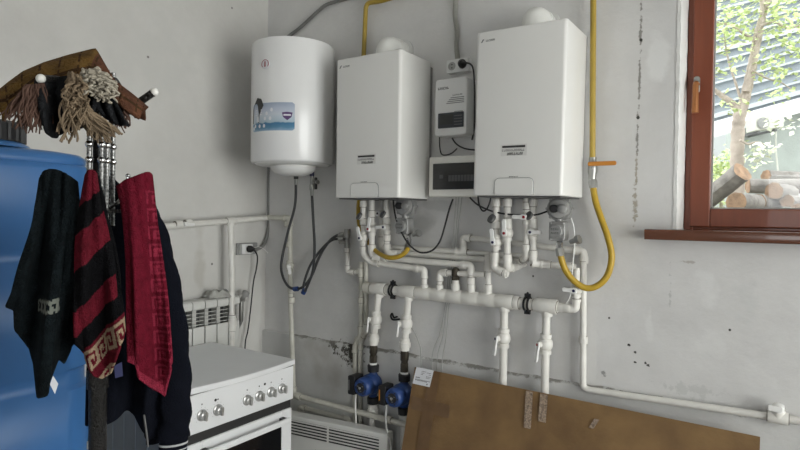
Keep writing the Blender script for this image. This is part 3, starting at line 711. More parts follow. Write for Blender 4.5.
# riser pipe on the back wall near the corner
a = [(.10, -.05, 1.556), (0.236,-0.050,1.530), (0.268,-0.050,1.058), (0.292,-0.050,0.514), (0.301,-0.050,0.479), (1.111,-0.050,0.481)]
zl = (0.742,-0.050,0.483)[2]
a = [V((.10, -.085, 1.556)), V(((0.236,-0.050,1.530)[0] + .0, -.05, 1.545)), V((0.272,-0.050,1.058)), V((0.364,-0.110,0.512)), V((1.20, -.11, (0.364,-0.110,0.512)[2] - .004))]
a[1] = V((a[2].x - .012, -.05, 1.553))
root = run('white riser pipe near the room corner running on low behind the convector', a, .0150, 'ppr_old', couplings=[((0.238,-0.050,1.518), Z_), ((0.255,-0.050,1.397), Z_), ((0.275,-0.050,1.119), Z_), ((0.279,-0.050,1.059), Z_), ((0.408,-0.110,0.511), X_), ((1.050,-0.110,0.511), X_)])
add_valve(root, (0.263,-0.050,1.264), Z_, .0150, (.35, -.1, -1), 'lever', 'ppr_old', lev=.8, stem=(.55, -.83, 0))
a = [(0.355,-0.045,0.391), (0.359,-0.045,0.422), (0.731,-0.045,0.440), (0.753,-0.045,0.443)]
run('short dirty white pipe below the low pipe behind the convector', [a[0], a[1], (a[2][0], -.045, a[1][2]), (a[2][0] + .02, -.045, .30)], .0140, 'ppr_old', couplings=[])

# ------------------------------------------------------------------ boilers
def boiler(x0, z0, label, label_x):
    w_, h_ = .3953, .70
    yf, yb = -.3134, -.03
    T = thing('gas_boiler', label, 'boiler', (x0 + w_ / 2, 0, z0))
    b = MB().rbox((x0, yf, z0), (x0 + w_, yb, z0 + h_), .016, 5, axis='z')
    build('casing', b, 'enamel', T, bevel=.004, seg=2)
    build('chassis', MB().box((x0 + .012, yb - .01, z0 + .012), (x0 + w_ - .012, -.0005, z0 + h_ - .02)), 'grey', T)
    build('bottom_plate', MB().box((x0 + .014, yf + .02, z0 - .006), (x0 + w_ - .014, yb - .004, z0 + .004)), 'darkgrey', T)
    # access flap with rounded upper corners
    fx0, fx1, fz = x0 + .105, x0 + .275, z0 + .072
    pr = []
    for cx, st in ((fx1 - .02, 0), (fx0 + .02, 90)):
        for k in range(7):
            t = math.radians(st + 15 * k); pr.append((cx + .02 * math.cos(t), fz - .02 + .02 * math.sin(t)))
    pr = [(fx1, z0 + .003)] + pr + [(fx0, z0 + .003)]
    flap = build('control_flap', MB().prism([(p[0], yf - .0045, p[1]) for p in pr], (0, .006, 0)), 'enamel', T, bevel=.0015)
    build('flap_groove', MB().tube([V((p[0], yf - .001, p[1])) for p in pr], .0024, 6), 'greyink', flap)
    b = MB(); marks(b, (fx0 + .065, yf - .0045, fz + .004), X_, Z_, -Y_, .04, .004, 4); build('flap_marks', b, 'greyink', flap)
    b = MB(); un = -Y_
    lx, lz = x0 + .022, z0 + h_ - .040
    b.prism([(lx, yf - .0002, lz - .006), (lx + .007, yf - .0002, lz - .006), (lx + .016, yf - .0002, lz + .008), (lx + .009, yf - .0002, lz + .008)], (0, -.0005, 0))
    marks(b, (lx + .024, yf - .0002, lz - .004), X_, Z_, un, .042, .0085, 7, random.Random(3), .15)
    build('maker_mark', b, 'greyink', T)['label'] = 'small black maker mark in the upper corner'
    lx, lz = x0 + label_x, z0 + .165
    b = MB().box((lx, yf - .0006, lz), (lx + .115, yf, lz + .048)); lb = build('front_label', b, 'sticker', T)
    b = MB(); r3 = random.Random(11)
    b.box((lx + .006, yf - .001, lz + .034), (lx + .108, yf - .0006, lz + .043))
    marks(b, (lx + .028, yf - .0006, lz + .003), X_, Z_, un, .07, .011, 9, r3, .2)
    build('label_bold_print', b, 'ink', lb)
    b = MB(); marks(b, (lx + .006, yf - .0006, lz + .019), X_, Z_, un, .10, .009, 13, r3); build('label_print', b, 'greyink', lb)
    return T
B1 = boiler(.8346, 1.664, 'white wall-hung gas boiler, the smaller looking one beside the water heater', .142)
B2 = boiler(1.6215, 1.669, 'white wall-hung gas boiler, the larger looking one beside the yellow gas pipe', .128)
B2.rotation_euler = (0, .011, 0); B2.location.x -= .007
# side brackets and small fixings seen on the far boiler
b = MB(); p = V((0.681,-0.140,2.274))
for dz in (0, -.03): b.rbox((.815, -.15, p.z + dz - .008), (.836, -.12, p.z + dz + .008), .003)
build('side_clip', b, 'black', B1)

def flue(cx, zt, label):
    T = thing('flue_elbow', label, 'flue pipe', (cx, 0, zt))
    r = .052
    b = MB().tube(fillet([(cx, -.16, zt - .02), (cx, -.16, zt + .085), (cx, -.0005, zt + .085)], .075, 12), r, 28)
    build('elbow', b, 'flue', T)
    b = MB()
    b.lathe([(0, r), (0, r * 1.07), (.035, r * 1.07), (.035, r)], (cx, -.16, zt - .012), Z_, 28)
    b.lathe([(-.012, r), (-.012, r * 1.07), (.012, r * 1.07), (.012, r)], (cx, -.07, zt + .085), Y_, 28)
    build('seal_ring', b, 'flue', T)
    build('wall_collar', MB().lathe([(0, r), (0, r * 1.3), (.014, r * 1.3), (.018, r)], (cx, -.0005, zt + .085), -Y_, 28), 'wall_plain', T)
flue(.8346 + .200, 2.364, 'white curved flue pipe on top of the smaller looking boiler')
flue(1.6215 + .200, 2.367, 'white curved flue pipe on top of the larger looking boiler')

# ------------------------------------------------------------------ water heater
hx, hy, hr = .467, -.245, .225
hz0, hz1 = 1.853, 2.500
T = thing('water_heater', 'white cylindrical water heater with a dial and a blue seascape sticker in the corner', 'water heater', (hx, hy, hz0))
b = MB().lathe([(0, .001), (0, hr - .012), (.004, hr - .004), (.012, hr), (hz1 - hz0 - .012, hr), (hz1 - hz0 - .004, hr - .004), (hz1 - hz0, hr - .015), (hz1 - hz0 + .008, .001)], (hx, hy, hz0), Z_, 64, False)
build('tank_body', b, 'tank_white', T)
build('bottom_ring', MB().lathe([(0, hr - .02), (-.008, hr - .03), (-.012, hr - .09), (-.012, .01)], (hx, hy, hz0 + .001), Z_, 48), 'plastic_white', T)
b = MB().lathe([(0, .125), (-.02, .12), (-.04, .10), (-.052, .06), (-.055, .001)], (hx + .03, hy - .02, hz0 - .011), Z_, 40, False)
build('bottom_cover', b, 'plastic_white', T)
build('cover_rim', MB().lathe([(-.002, .125), (-.004, .13), (-.008, .13), (-.009, .12)], (hx + .03, hy - .02, hz0 - .011), Z_, 40), 'enamel', T)
build('wall_mount', MB().box((hx - .09, hy + hr - .006, 2.26), (hx + .09, -.0005, 2.30)), 'grey', T)
def cyl(th, z, o=.0): return V((hx + (hr + o) * math.cos(th), hy + (hr + o) * math.sin(th), z))
def cpatch(mb, t0, t1, z0, z1, o, n=12, corner=0.0):
    rows = []
    for j in range(n + 1):
        v_ = j / n; z = z0 + (z1 - z0) * v_; row = []
        for i in range(n + 1):
            u_ = i / n
            zc = min(v_, 1 - v_) * abs(z1 - z0)
            ins = corner - math.sqrt(max(0, corner ** 2 - (corner - zc) ** 2)) if zc < corner else 0
            k = ins / (hr * abs(t1 - t0))
            row.append(cyl(t0 + (t1 - t0) * (k + u_ * (1 - 2 * k)), z, o))
        rows.append(row)
    mb.grid(rows)
TH = {}
SZT, SZB = (0.518,-0.450,2.155)[2], (0.521,-0.450,2.010)[2]
t0, t1 = math.radians(248), math.radians(317)
mt, nt, bs = newmat('seascape_print')
tcn = nt.nodes.new('ShaderNodeNewGeometry'); sep = nt.nodes.new('ShaderNodeSeparateXYZ'); nt.links.new(tcn.outputs['Position'], sep.inputs[0])
mr = nt.nodes.new('ShaderNodeMapRange'); mr.inputs[1].default_value = SZB; mr.inputs[2].default_value = SZT; nt.links.new(sep.outputs[2], mr.inputs[0])
rp = nt.nodes.new('ShaderNodeValToRGB'); cr = rp.color_ramp
cr.elements[0].position = 0.0; cr.elements[0].color = (0.30, 0.42, 0.55, 1)
cr.elements[1].position = 1.0; cr.elements[1].color = (0.30, 0.36, 0.48, 1)
for ps, c in ((0.12, (0.10, 0.24, 0.38)), (0.27, (0.05, 0.17, 0.30)), (0.31, (0.40, 0.50, 0.58)), (0.55, (0.55, 0.60, 0.66)), (0.8, (0.45, 0.50, 0.60))):
    e = cr.elements.new(ps); e.color = (*c, 1)
nz = nt.nodes.new('ShaderNodeTexNoise'); nz.inputs['Scale'].default_value = 14
mxn = nt.nodes.new('ShaderNodeMath'); mxn.operation = 'MULTIPLY_ADD'; mxn.inputs[1].default_value = .25; nt.links.new(nz.outputs[0], mxn.inputs[0])
sb = nt.nodes.new('ShaderNodeMath'); sb.operation = 'SUBTRACT'; sb.inputs[1].default_value = .125; nt.links.new(mr.outputs[0], sb.inputs[0]); nt.links.new(sb.outputs[0], mxn.inputs[2])
nt.links.new(tcn.outputs['Position'], nz.inputs['Vector']); nt.links.new(mxn.outputs[0], rp.inputs[0]); nt.links.new(rp.outputs[0], bs.inputs['Base Color']); bs.inputs['Roughness'].default_value = .3
b = MB(); cpatch(b, t0, t1, SZB, SZT, .0008, 16, .012); lab = build('picture_sticker', b, mt, T); lab['label'] = 'blue seascape picture sticker'
b = MB(); dz = SZT - SZB
def dpoly(mb, cu, cv, prs, o=.0016):
    c0_ = [cyl(t0 + (t1 - t0) * (cu + x), SZB + dz * (cv + y), o) for x, y in prs]
    mb.add(c0_, [tuple(range(len(c0_)))])
dpoly(b, 0, .30, [(.0, 0), (.24, 0), (.25, .3), (.36, .62), (.30, .86), (.18, .92), (.08, .72), (.02, .55)])
build('dark_motif', b, 'ink', lab)
b = MB()
for v_ in (.58, .66, .74): dpoly(b, .12, v_, [(0, 0), (.2, 0), (.2, .04), (0, .04)], .0022)
dpoly(b, .16, .34, [(0, 0), (.08, 0), (.07, .2), (.01, .2)], .0022)
for u_, v_ in ((.40, .44), (.52, .44), (.55, .74), (.44, .62), (.26, .18), (.38, .18), (.06, .12), (.12, .2)):
    c = [(.03 * math.cos(k), .07 * math.sin(k)) for k in [i * math.pi / 5 for i in range(10)]]; dpoly(b, u_, v_, c, .0022)
build('pale_motif', b, 'paper', lab)
b = MB(); dpoly(b, .76, .36, [(.0, .28), (.10, .30), (.2, .28), (.18, .12), (.10, .0), (.02, .12)], .0022); build('shield_motif', b, mat('violet_ink', (.10, .05, .16)), lab)
b = MB(); dpoly(b, .79, .52, [(0, 0), (.14, 0), (.14, .06), (0, .06)], .0026); build('shield_print', b, 'paper', lab)
# thermometer dial
zc = (0.428,-0.420,2.355)[2]; th = math.radians(276)
c = cyl(th, zc, 0); nd = V((math.cos(th), math.sin(th), 0))
dl = build('dial', MB().lathe([(-.004, .026), (.004, .026), (.006, .022), (.006, .001)], c, nd, 28, True), 'paper', T); dl['label'] = 'round red and white temperature dial'
side = V((-nd.y, nd.x, 0)); b = MB()
for s0, s1 in ((-130, 130),):
    pts = [c + nd * .0062 + (side * math.sin(math.radians(k)) + Z_ * math.cos(math.radians(k))) * .022 for k in range(s0, s1 + 1, 10)]
    b.tube(pts, .0016, 6)
b.prism([c + nd * .0065 + side * -.004 - Z_ * .014, c + nd * .0065 + side * .004 - Z_ * .014, c + nd * .0065 + side * .003 + Z_ * .014, c + nd * .0065 - side * .003 + Z_ * .014], nd * .001)
build('dial_scale', b, 'red', dl)
# outlets
p1, p2 = V((0.472,-0.220,1.786)), V((0.573,-0.200,1.801))
b = MB()
b.lathe([(0, .010), (0, .013), (.05, .013), (.05, .010)], (p1.x, p1.y, p1.z - .012), Z_, 10)
build('outlet', b, 'black', T)
build('outlet', MB().lathe([(0, .010), (0, .013), (.07, .013), (.07, .010)], (p2.x, p2.y, p2.z - .012), Z_, 10), 'bluedot', T)
sv = thing('safety_valve', 'small chrome safety valve with a lever hanging under the water heater', 'valve', (p2.x, p2.y, p2.z - .09))
build('valve_body', MB().lathe([(0, .011), (.005, .014), (.03, .014), (.035, .011), (.08, .011)], (p2.x, p2.y, p2.z - .09), Z_, 12).lathe([(0, .009), (.04, .009), (.04, .012), (.05, .012)], (p2.x, p2.y, p2.z - .05), (1, -.1, .1), 12), 'steel', sv)
build('lever', MB().rbox((p2.x + .03, p2.y - .012, p2.z - .085), (p2.x + .042, p2.y - .002, p2.z - .02), .003), 'black', sv)
# black braided hoses
def hose(label, pts, r, m_, ends=None, name='flexible_hose', endm='steel', n=10, cat='hose'):
    pts = smooth(pts, 10)
    T = thing(name, label, cat, pts[-1])
    build('hose', MB().tube(pts, r, n), m_, T)
    for e, d in ((pts[0], pts[0] - pts[1]), (pts[-1], pts[-1] - pts[-2])):
        if ends:
            d = d.normalized(); build('hose_nut', MB().lathe([(-.03, r), (-.03, r * 1.35), (-.004, r * 1.45), (.006, r * 1.25)], e, d, 8), endm, T)
    return T
ha = hose('dark braided hose looping lowest from the water heater with a blue collar', [p1 - Z_ * .012] + [(0.447,-0.200,1.630), (0.394,-0.200,1.476), (0.345,-0.200,1.302), (0.298,-0.140,1.207), (0.326,-0.110,1.144), (0.395,-0.090,1.145), (0.455,-0.070,1.212), (0.506,-0.060,1.326), (0.565,-0.050,1.415), (0.620,-0.045,1.457), (0.669,-0.042,1.465)], .0078, 'braid', True)
hb = hose('dark braided hose hanging from the safety valve with a blue collar', [(p2.x, p2.y, p2.z - .09)] + [(0.584,-0.200,1.575), (0.598,-0.200,1.410), (0.552,-0.160,1.266), (0.480,-0.130,1.162), (0.435,-0.110,1.127), (0.419,-0.090,1.176), (0.446,-0.070,1.276), (0.514,-0.060,1.367), (0.595,-0.050,1.433), (0.670,-0.042,1.440)], .0078, 'braid', True)
q = V((0.365,-0.100,1.138)); build('collar', MB().lathe([(-.014, .012), (-.014, .0145), (.014, .0145), (.014, .012)], q, (1, 0, .15), 12), 'blue', ha)['label'] = 'blue collar'
q = V((0.443,-0.115,1.131)); build('collar', MB().lathe([(-.014, .012), (-.014, .0145), (.014, .0145), (.014, .012)], q, (.5, 0, .8), 12), 'blue', hb)['label'] = 'blue collar'

# ------------------------------------------------------------------ gas pipes and fittings
def gas_pipe(label, pts, r, fil=.05):
    T = thing('gas_pipe', label, 'gas pipe', pts[-1])
    build('pipe', MB().tube(fillet(pts, fil, 8), r, 16), 'yellow', T)
    return T
g1 = gas_pipe('yellow gas pipe bending along the wall above the smaller boiler', [(1.701,-0.035,2.780), (0.909,-0.035,2.737), (0.807,-0.035,2.746), (0.794,-0.035,2.436), (0.809,-0.035,1.938)], .0125, .035)
g2 = gas_pipe('straight vertical yellow gas pipe beside the larger boiler with an orange lever valve', [(2.041,-0.050,2.685), (2.049,-0.050,2.087), (2.053,-0.050,1.829)], .0125)
c = V((2.054,-0.050,1.795))
build('valve_body', MB().lathe([(-.05, .011), (-.05, .016), (-.03, .016), (-.02, .02), (.02, .02), (.03, .016), (.045, .016), (.045, .011)], c, Z_, 10).lathe([(0, .008), (.028, .008)], c, -Y_, 8), 'steel', g2)
lv = build('valve_lever', MB().rbox((c.x - .012, c.y - .034, c.z + .006), (c.x + .105, c.y - .027, c.z + .024), .007), 'orange', g2, bevel=.002); lv['label'] = 'orange lever'
build('connector', MB().lathe([(0, .013), (.03, .013), (.03, .010), (.06, .010)], (2.055,-0.050,1.765), -Z_, 12), 'lever', g2)
def gas_valve(px_f, px_r, px_n, label, face):
    f, rg, nt_ = V(px_f), V(px_r), V(px_n)
    T = thing('gas_valve', label, 'gas valve', nt_)
    b = MB()
    b.lathe([(-.045, .03), (-.045, .044), (-.02, .046), (-.02, .052), (.012, .052), (.012, .045), (.03, .04), (.034, .03)], f, face, 28)
    for k in range(8):
        t = k * math.pi / 4; d, u, w = frame_of(face); b.lathe([(-.03, .007), (.016, .007)], f + (u * math.cos(t) + w * math.sin(t)) * .05, face, 8)
    b.lathe([(.012, .020), (.03, .020), (.034, .014), (.034, .001)], f + V(face).normalized() * .018 + X_ * .020, face, 14)
    build('flange', b, 'grey', T)
    build('solenoid_plug', MB().lathe([(0, .017), (.025, .017), (.03, .013)], f + V(face).normalized() * .03 - X_ * .016, face, 16), 'black', T)
    b = MB().rbox((rg.x - .034, rg.y - .03, rg.z - .042), (rg.x + .034, rg.y + .03, rg.z + .042), .014, axis='y')
    b.lathe([(-.1, .017), (.0, .017)], rg + Z_ * .12, Z_, 12)
    b.lathe([(0, .028), (.04, .028)], rg - Y_ * .01, -Y_, 20)
    for sx in (-1, 1):
        for sz in (-1, 1): b.lathe([(-.012, .006), (.036, .006)], rg + V((sx * .027, 0, sz * .034)), -Y_, 8)
    build('regulator', b, 'grey', T, bevel=.003)
    b = MB(); marks(b, rg + V((-.018, -.0502, .004)), X_, Z_, -Y_, .034, .008, 4, random.Random(5)); marks(b, rg + V((-.018, -.0502, -.012)), X_, Z_, -Y_, .034, .008, 4, random.Random(6)); build('cast_marks', b, 'darkgrey', T)
    build('hose_union', MB().lathe([(-.01, .012), (-.01, .016), (.02, .016), (.024, .012), (.04, .011), (.05, .013)], nt_, Z_, 8), 'chrome', T)
    d = V((.02, 0, -1)).normalized(); side = rg + V((.05, .0, -.045))
    build('pressure_tap', MB().lathe([(0, .010), (.03, .012), (.03, .02), (.045, .02)], side, (1, -.2, .35), 10), 'steel', T)
    return T
gas_valve((1.141,-0.120,1.628), (1.140,-0.120,1.526), (1.163,-0.120,1.440), 'grey round gas valve under the smaller looking boiler', (.12, -1, 0))
gas_valve((1.943,-0.140,1.617), (1.942,-0.140,1.522), (1.946,-0.140,1.454), 'grey round gas valve under the larger looking boiler', (.12, -1, 0))
hose('yellow gas hose curving behind the white pipes of the smaller boiler', [(1.160,-0.120,1.430), (1.171,-0.150,1.401), (1.132,-0.160,1.372), (1.065,-0.160,1.364), (0.973,-0.130,1.386), (0.872,-0.075,1.433), (0.793,-0.050,1.518), (0.784,-0.050,1.634), (0.803,-0.045,1.717), (0.811,-0.035,1.856)], .012, 'yellowhose', True)
hose('yellow gas hose hanging in a deep loop beside the larger boiler', [(1.946,-0.140,1.445), (1.951,-0.140,1.416), (1.968,-0.130,1.360), (2.000,-0.120,1.315), (2.046,-0.100,1.283), (2.091,-0.085,1.293), (2.129,-0.075,1.337), (2.145,-0.070,1.414), (2.128,-0.065,1.497), (2.096,-0.060,1.581), (2.073,-0.055,1.644), (2.060,-0.050,1.700), (2.056,-0.050,1.739)], .0135, 'yellowhose', True)

# ------------------------------------------------------------------ electrical
# stabiliser
x0, z0, x1, z1 = 1.293, 1.972, 1.470, 2.252
T = thing('voltage_stabilizer', 'white voltage stabilizer box with a dark screen between the two boilers', 'stabilizer', (1.38, -.0, z0))
b = MB().rbox((x0, -.10, z0), (x1, -.012, z1), .018, 5)
build('housing', b, 'plastic_white', T, bevel=.006, seg=3)
build('back_plate', MB().box((x0 + .01, -.014, z0 + .01), (x1 + .012, -.0005, z1 - .006)), 'plastic_white', T)
b = MB().rbox((x0 + .022, -.103, z0 + .038), (x1 - .014, -.099, z0 + .112), .004); scr = build('screen', b, 'lcd', T); scr['label'] = 'dark display screen'
b = MB().box((x0 + .032, -.1036, z0 + .056), (x0 + .105, -.103, z0 + .104)); 
build('screen_window', b, 'darkscreen', scr)
b = MB()
for k in range(4): b.box((x0 + .112, -.1036, z0 + .05 + k * .014), (x1 - .022, -.103, z0 + .054 + k * .014))
build('screen_marks', b, 'darkgrey', scr)
b = MB(); marks(b, (x0 + .018, -.1002, z1 - .052), X_, Z_, -Y_, .062, .012, 6, random.Random(21)); build('brand_print', b, 'ink', T)
b = MB(); marks(b, (x0 + .10, -.1002, z1 - .088), X_, Z_, -Y_, .055, .007, 7, random.Random(22))
for k, (a_, w_) in enumerate(((.088, .078), (.08, .086), (.072, .094), (.066, .1))): b.box((x0 + a_, -.1005, z1 - .099 - k * .0085), (x1 - .014, -.1, z1 - .095 - k * .0085))
b.box((x0 + .11, -.1005, z1 - .166), (x1 - .02, -.1, z1 - .163))
build('front_print', b, 'greyink', T)
# socket above it
c = V((1.385,-0.020,2.325))
T = thing('wall_socket', 'white double wall socket above the stabilizer fed by a corrugated conduit', 'socket', (c.x, 0, c.z))
b = MB().rbox((c.x - .062, -.042, c.z - .033), (c.x + .062, -.0005, c.z + .033), .008); build('socket_box', b, 'plastic_white', T, bevel=.003)
b = MB()
for dx in (-.03, .03): b.lathe([(0, .02), (.002, .021), (.002, .017), (.0005, .0165)], (c.x + dx, -.0418, c.z), -Y_, 20)
build('socket_ring', b, 'wire', T)
b = MB()
for dz in (-.009, .009): b.lathe([(0, .0035), (.0012, .0035)], (c.x - .03, -.0425, c.z + dz * .9), -Y_, 8)
build('socket_hole', b, 'ink', T)
def cable(label, pts, r=.0035, m_='black', name='power_cable', plug=None, n=8):
    P = smooth(pts, 8); T = thing(name, label, 'cable', P[-1])
    build('cord', MB().tube(P, r, n), m_, T)
    if plug:
        p, d = V(plug[0]), V(plug[1]).normalized()
        build('plug', MB().lathe([(0, .018), (.004, .021), (.022, .021), (.034, .012), (.044, .008)], p, d, 16), m_, T)
    return T
pc = V((c.x + .03, -.044, c.z))
cable('black cord with a plug in the socket above the stabilizer', [pc + V((.012, -.036, .004))] + [(1.477,-0.085,2.310), (1.492,-0.080,2.281), (1.484,-0.050,2.216), (1.477,-0.030,2.123), (1.473,-0.020,2.028), (1.461,-0.020,1.955)], .0042, plug=(pc, (.35, -1, .06)))
cable('thin black cord looping from the stabilizer to a loose connector', [(1.294,-0.050,1.977), (1.285,-0.030,1.929), (1.290,-0.020,1.895), (1.316,-0.020,1.888), (1.351,-0.020,1.897), (1.381,-0.025,1.917)], .0032)
b = None
cable('black cord from the stabilizer running behind the larger boiler', [(1.366,-0.050,1.967), (1.383,-0.040,1.940), (1.412,-0.030,1.920), (1.451,-0.020,1.909), (1.503,-0.016,1.904)], .0038)
# distribution board
x0, x1, z0, z1 = 1.262, 1.590, 1.674, 1.872
T = thing('distribution_board', 'cream distribution board with a smoked door between the boilers', 'distribution board', ((x0 + x1) / 2, 0, z0))
build('cabinet', MB().box((x0, -.095, z0), (x1, -.0005, z1)), 'panel_cream', T, bevel=.004)
b = MB().box((x0 + .026, -.101, z0 + .036), (x1 - .03, -.0945, z1 - .034)); dr = build('smoked_door', b, 'darkscreen', T, bevel=.002); dr['label'] = 'smoked see-through door'
b = MB()
for k in range(9): b.box((x0 + .115 + k * .017, -.1016, z0 + .075), (x0 + .129 + k * .017, -.101, z0 + .105))
b.box((x0 + .065, -.1016, z0 + .09), (x0 + .085, -.101, z0 + .108))
build('breaker_row', b, 'darkgrey', dr)
b = MB().rbox((x1 - .052, -.108, z0 + .05), (x1 - .036, -.1, z0 + .12), .004); build('door_latch', b, 'lever', T)
# cables under the board
cable('black cord sagging in a wide curve from the board to the smaller boiler', [(1.084,-0.150,1.673), (1.091,-0.150,1.617), (1.111,-0.150,1.546), (1.158,-0.150,1.466), (1.197,-0.140,1.420), (1.244,-0.130,1.396), (1.296,-0.110,1.408), (1.329,-0.090,1.456), (1.345,-0.070,1.535), (1.355,-0.050,1.610), (1.371,-0.040,1.665)], .0045)
cable('black cord sagging below the larger boiler', [(1.485,-0.080,1.670), (1.528,-0.100,1.641), (1.564,-0.110,1.624), (1.610,-0.120,1.608), (1.674,-0.130,1.595), (1.747,-0.130,1.589), (1.831,-0.130,1.590), (1.888,-0.140,1.606), (1.931,-0.150,1.619)], .004)
cable('black cord hanging in a small loop below the larger boiler', [(1.528,-0.080,1.673), (1.532,-0.080,1.644), (1.545,-0.080,1.615), (1.560,-0.080,1.606), (1.576,-0.080,1.618), (1.588,-0.080,1.644), (1.595,-0.080,1.672)], .004)
for i, (a_, lab) in enumerate((([(1.383,-0.030,1.675), (1.378,-0.030,1.585), (1.369,-0.030,1.460), (1.339,-0.012,1.317), (1.325,-0.012,1.153), (1.294,-0.014,0.986), (1.258,-0.030,0.850), (1.257,-0.030,0.530)], 'grey wire hanging behind the manifold, first beside the cardboard label'),
                         ([(1.399,-0.030,1.675), (1.390,-0.030,1.561), (1.381,-0.030,1.436), (1.351,-0.012,1.307), (1.331,-0.012,1.128), (1.311,-0.014,0.973), (1.288,-0.030,0.845), (1.287,-0.030,0.536)], 'grey wire hanging behind the manifold, middle one of three'),
                         ([(1.416,-0.030,1.675), (1.402,-0.030,1.551), (1.387,-0.030,1.411), (1.362,-0.012,1.298), (1.342,-0.012,1.124), (1.329,-0.014,0.960), (1.317,-0.030,0.829), (1.316,-0.030,0.543)], 'grey wire hanging behind the manifold, farthest from the pumps'))):
    cable(lab, a_, .0022, 'wire', name='hanging_wire', n=6)
cable('grey wire slanting from the small wall hook down behind the cardboard', [(1.044,-0.030,1.032), (1.096,-0.030,1.017), (1.140,-0.030,0.980), (1.178,-0.030,0.917), (1.198,-0.040,0.843), (1.197,-0.030,0.517)], .0028, 'wire', name='hanging_wire', n=6)
cable('pale sensor wire beside the near gas valve running down the white pipe', [(1.984,-0.110,1.579), (1.997,-0.110,1.536), (1.998,-0.100,1.463), (1.993,-0.100,1.390), (1.988,-0.100,1.312), (1.980,-0.090,1.241), (1.963,-0.090,1.205)], .0025, 'lever', name='sensor_wire', n=6)

def corrugated(label, pts, r, m_, pitch=.007, fil=.06):
    P = fillet(pts, fil, 10); out = []; rr = []
    for a, b_ in zip(P[:-1], P[1:]):
        n = max(1, int((b_ - a).length / (pitch / 2)))
        for k in range(n): out.append(a.lerp(b_, k / n))
    out.append(P[-1]); rr = [r * (1.0 if i % 2 else .82) for i in range(len(out))]
    return tag(build('conduit', MB().tube(out, rr, 12), m_, loc=pts[-1], ang=80), label, 'conduit')
corrugated('pale corrugated conduit rising from the double socket to the ceiling', smooth([(1.350,-0.018,2.860), (1.356,-0.018,2.660), (1.355,-0.018,2.586), (1.367,-0.018,2.509), (1.366,-0.018,2.435), (1.373,-0.018,2.362)], 6), .0125, 'conduit_pale', .012, .02)
corrugated('grey corrugated conduit slanting up the back wall above the water heater', [(-0.145,-0.016,2.519), (0.168,-0.016,2.656), (0.294,-0.016,2.702), (0.437,-0.016,2.777), (0.499,-0.016,2.804), (0.642,-0.016,2.807), (1.143,-0.016,2.816)], .011, 'conduit')
corrugated('grey conduit running down the corner to the low socket', [(0.020,-0.011,2.234), (0.020,0.002,1.856), (0.020,0.003,1.462), (0.020,-0.034,1.374), (0.020,-0.115,1.349)], .0115, 'conduit')

# socket on the left wall
pa, pb = V((0.000,-0.243,1.402)), V((0.000,-0.081,1.322))
ym, zm = (pa.y + pb.y) / 2, (pa.z + pb.z) / 2; hw, hh = (pb.y - pa.y) / 2, .036
T = thing('wall_socket', 'grey framed socket on the side wall with a black plug', 'socket', (0, ym, zm))
build('socket_plate', MB().rbox((.0005, ym - hw, zm - hh), (.012, ym + hw, zm + hh), .004, axis='x'), 'grey', T)
ys = V((0.030,-0.176,1.365)).y
build('socket_face', MB().rbox((.012, ys - .045, zm - .03), (.034, ys + .038, zm + .03), .005, axis='x'), 'plastic_white', T)
pl = V((0.036,-0.177,1.362))
cable('black cord hanging from the plug in the side wall socket behind the stove', [pl + V((.042, .01, -.002))] + [(0.070,-0.152,1.350), (0.070,-0.132,1.313), (0.060,-0.130,1.244), (0.050,-0.144,1.159), (0.050,-0.162,1.019), (0.050,-0.184,0.870), (0.050,-0.206,0.770), (0.050,-0.210,0.448)], .0045, plug=(pl, (1, .35, 0)))
cable('thin white wire drooping from the side wall socket to the corner', [(0.035,-0.129,1.369), (0.030,-0.076,1.370), (0.020,-0.016,1.342), (0.020,0.036,1.285), (0.030,0.052,1.262)], .0022, 'lever', name='loose_wire', n=6)

# ------------------------------------------------------------------ radiator and rag on the left wall
T = thing('radiator', 'white sectional radiator on the side wall behind the stove', 'radiator', (.02, -.3, .55))
rz1, rz0 = 1.098, .56
ystep = .0803
y_end = -.305
for i in range(9):
    yc = y_end - (i + .5) * ystep
    b = MB()
    b.rbox((.024, yc - ystep * .46, rz1 - .05), (.118, yc + ystep * .46, rz1), .016, 5, axis='y')
    b.rbox((.10, yc - ystep * .46, rz0), (.118, yc + ystep * .46, rz1 - .115), .012, 4, axis='z') if False else b.rbox((.106, yc - ystep * .46, rz0), (.118, yc + ystep * .46, rz1 - .142), .004, 3, axis='z')
    b.rbox((.03, yc - .012, rz0), (.075, yc + .012, rz1 - .03), .004, axis='x')
    for k in range(4):
        z = rz1 - .066 - k * .021; b.add([(.045, yc - ystep * .44, z - .012), (.108, yc - ystep * .44, z), (.108, yc + ystep * .44, z), (.045, yc + ystep * .44, z - .012), (.045, yc - ystep * .44, z - .015), (.108, yc - ystep * .44, z - .003), (.108, yc + ystep * .44, z - .003), (.045, yc + ystep * .44, z - .015)], [(0, 1, 2, 3), (7, 6, 5, 4), (0, 4, 5, 1), (1, 5, 6, 2), (2, 6, 7, 3), (3, 7, 4, 0)])
    b.rbox((.024, yc - ystep * .46, rz0 - .03), (.118, yc + ystep * .46, rz0 + .02), .016, 5, axis='y')
    sec = build('radiator_section', b, 'radiator', T)
    build('fin_recess', MB().box((.022, yc - ystep * .47, rz0), (.028, yc + ystep * .47, rz1 - .04)), 'darkgrey', sec)
b = MB(); b.box((.0, -.8, .6), (.03, -.78, 1.0)); b.box((.0, -.42, .6), (.03, -.40, 1.0)); build('bracket', b, 'radiator', T)
c = V((.07, y_end, rz1 - .035))
b = MB().lathe([(0, .02), (.03, .02), (.03, .014), (.07, .014)], c, Y_, 14); build('radiator_union', b, 'steel', T)
c2 = V((0.090,-0.233,1.113)); b = MB().lathe([(0, .012), (.03, .014), (.03, .022), (.055, .022), (.06, .012)], c + V((0, .055, 0)), (c2 - (c + V((0, .055, 0)))), 14); build('vent_knob', b, 'grey', T)
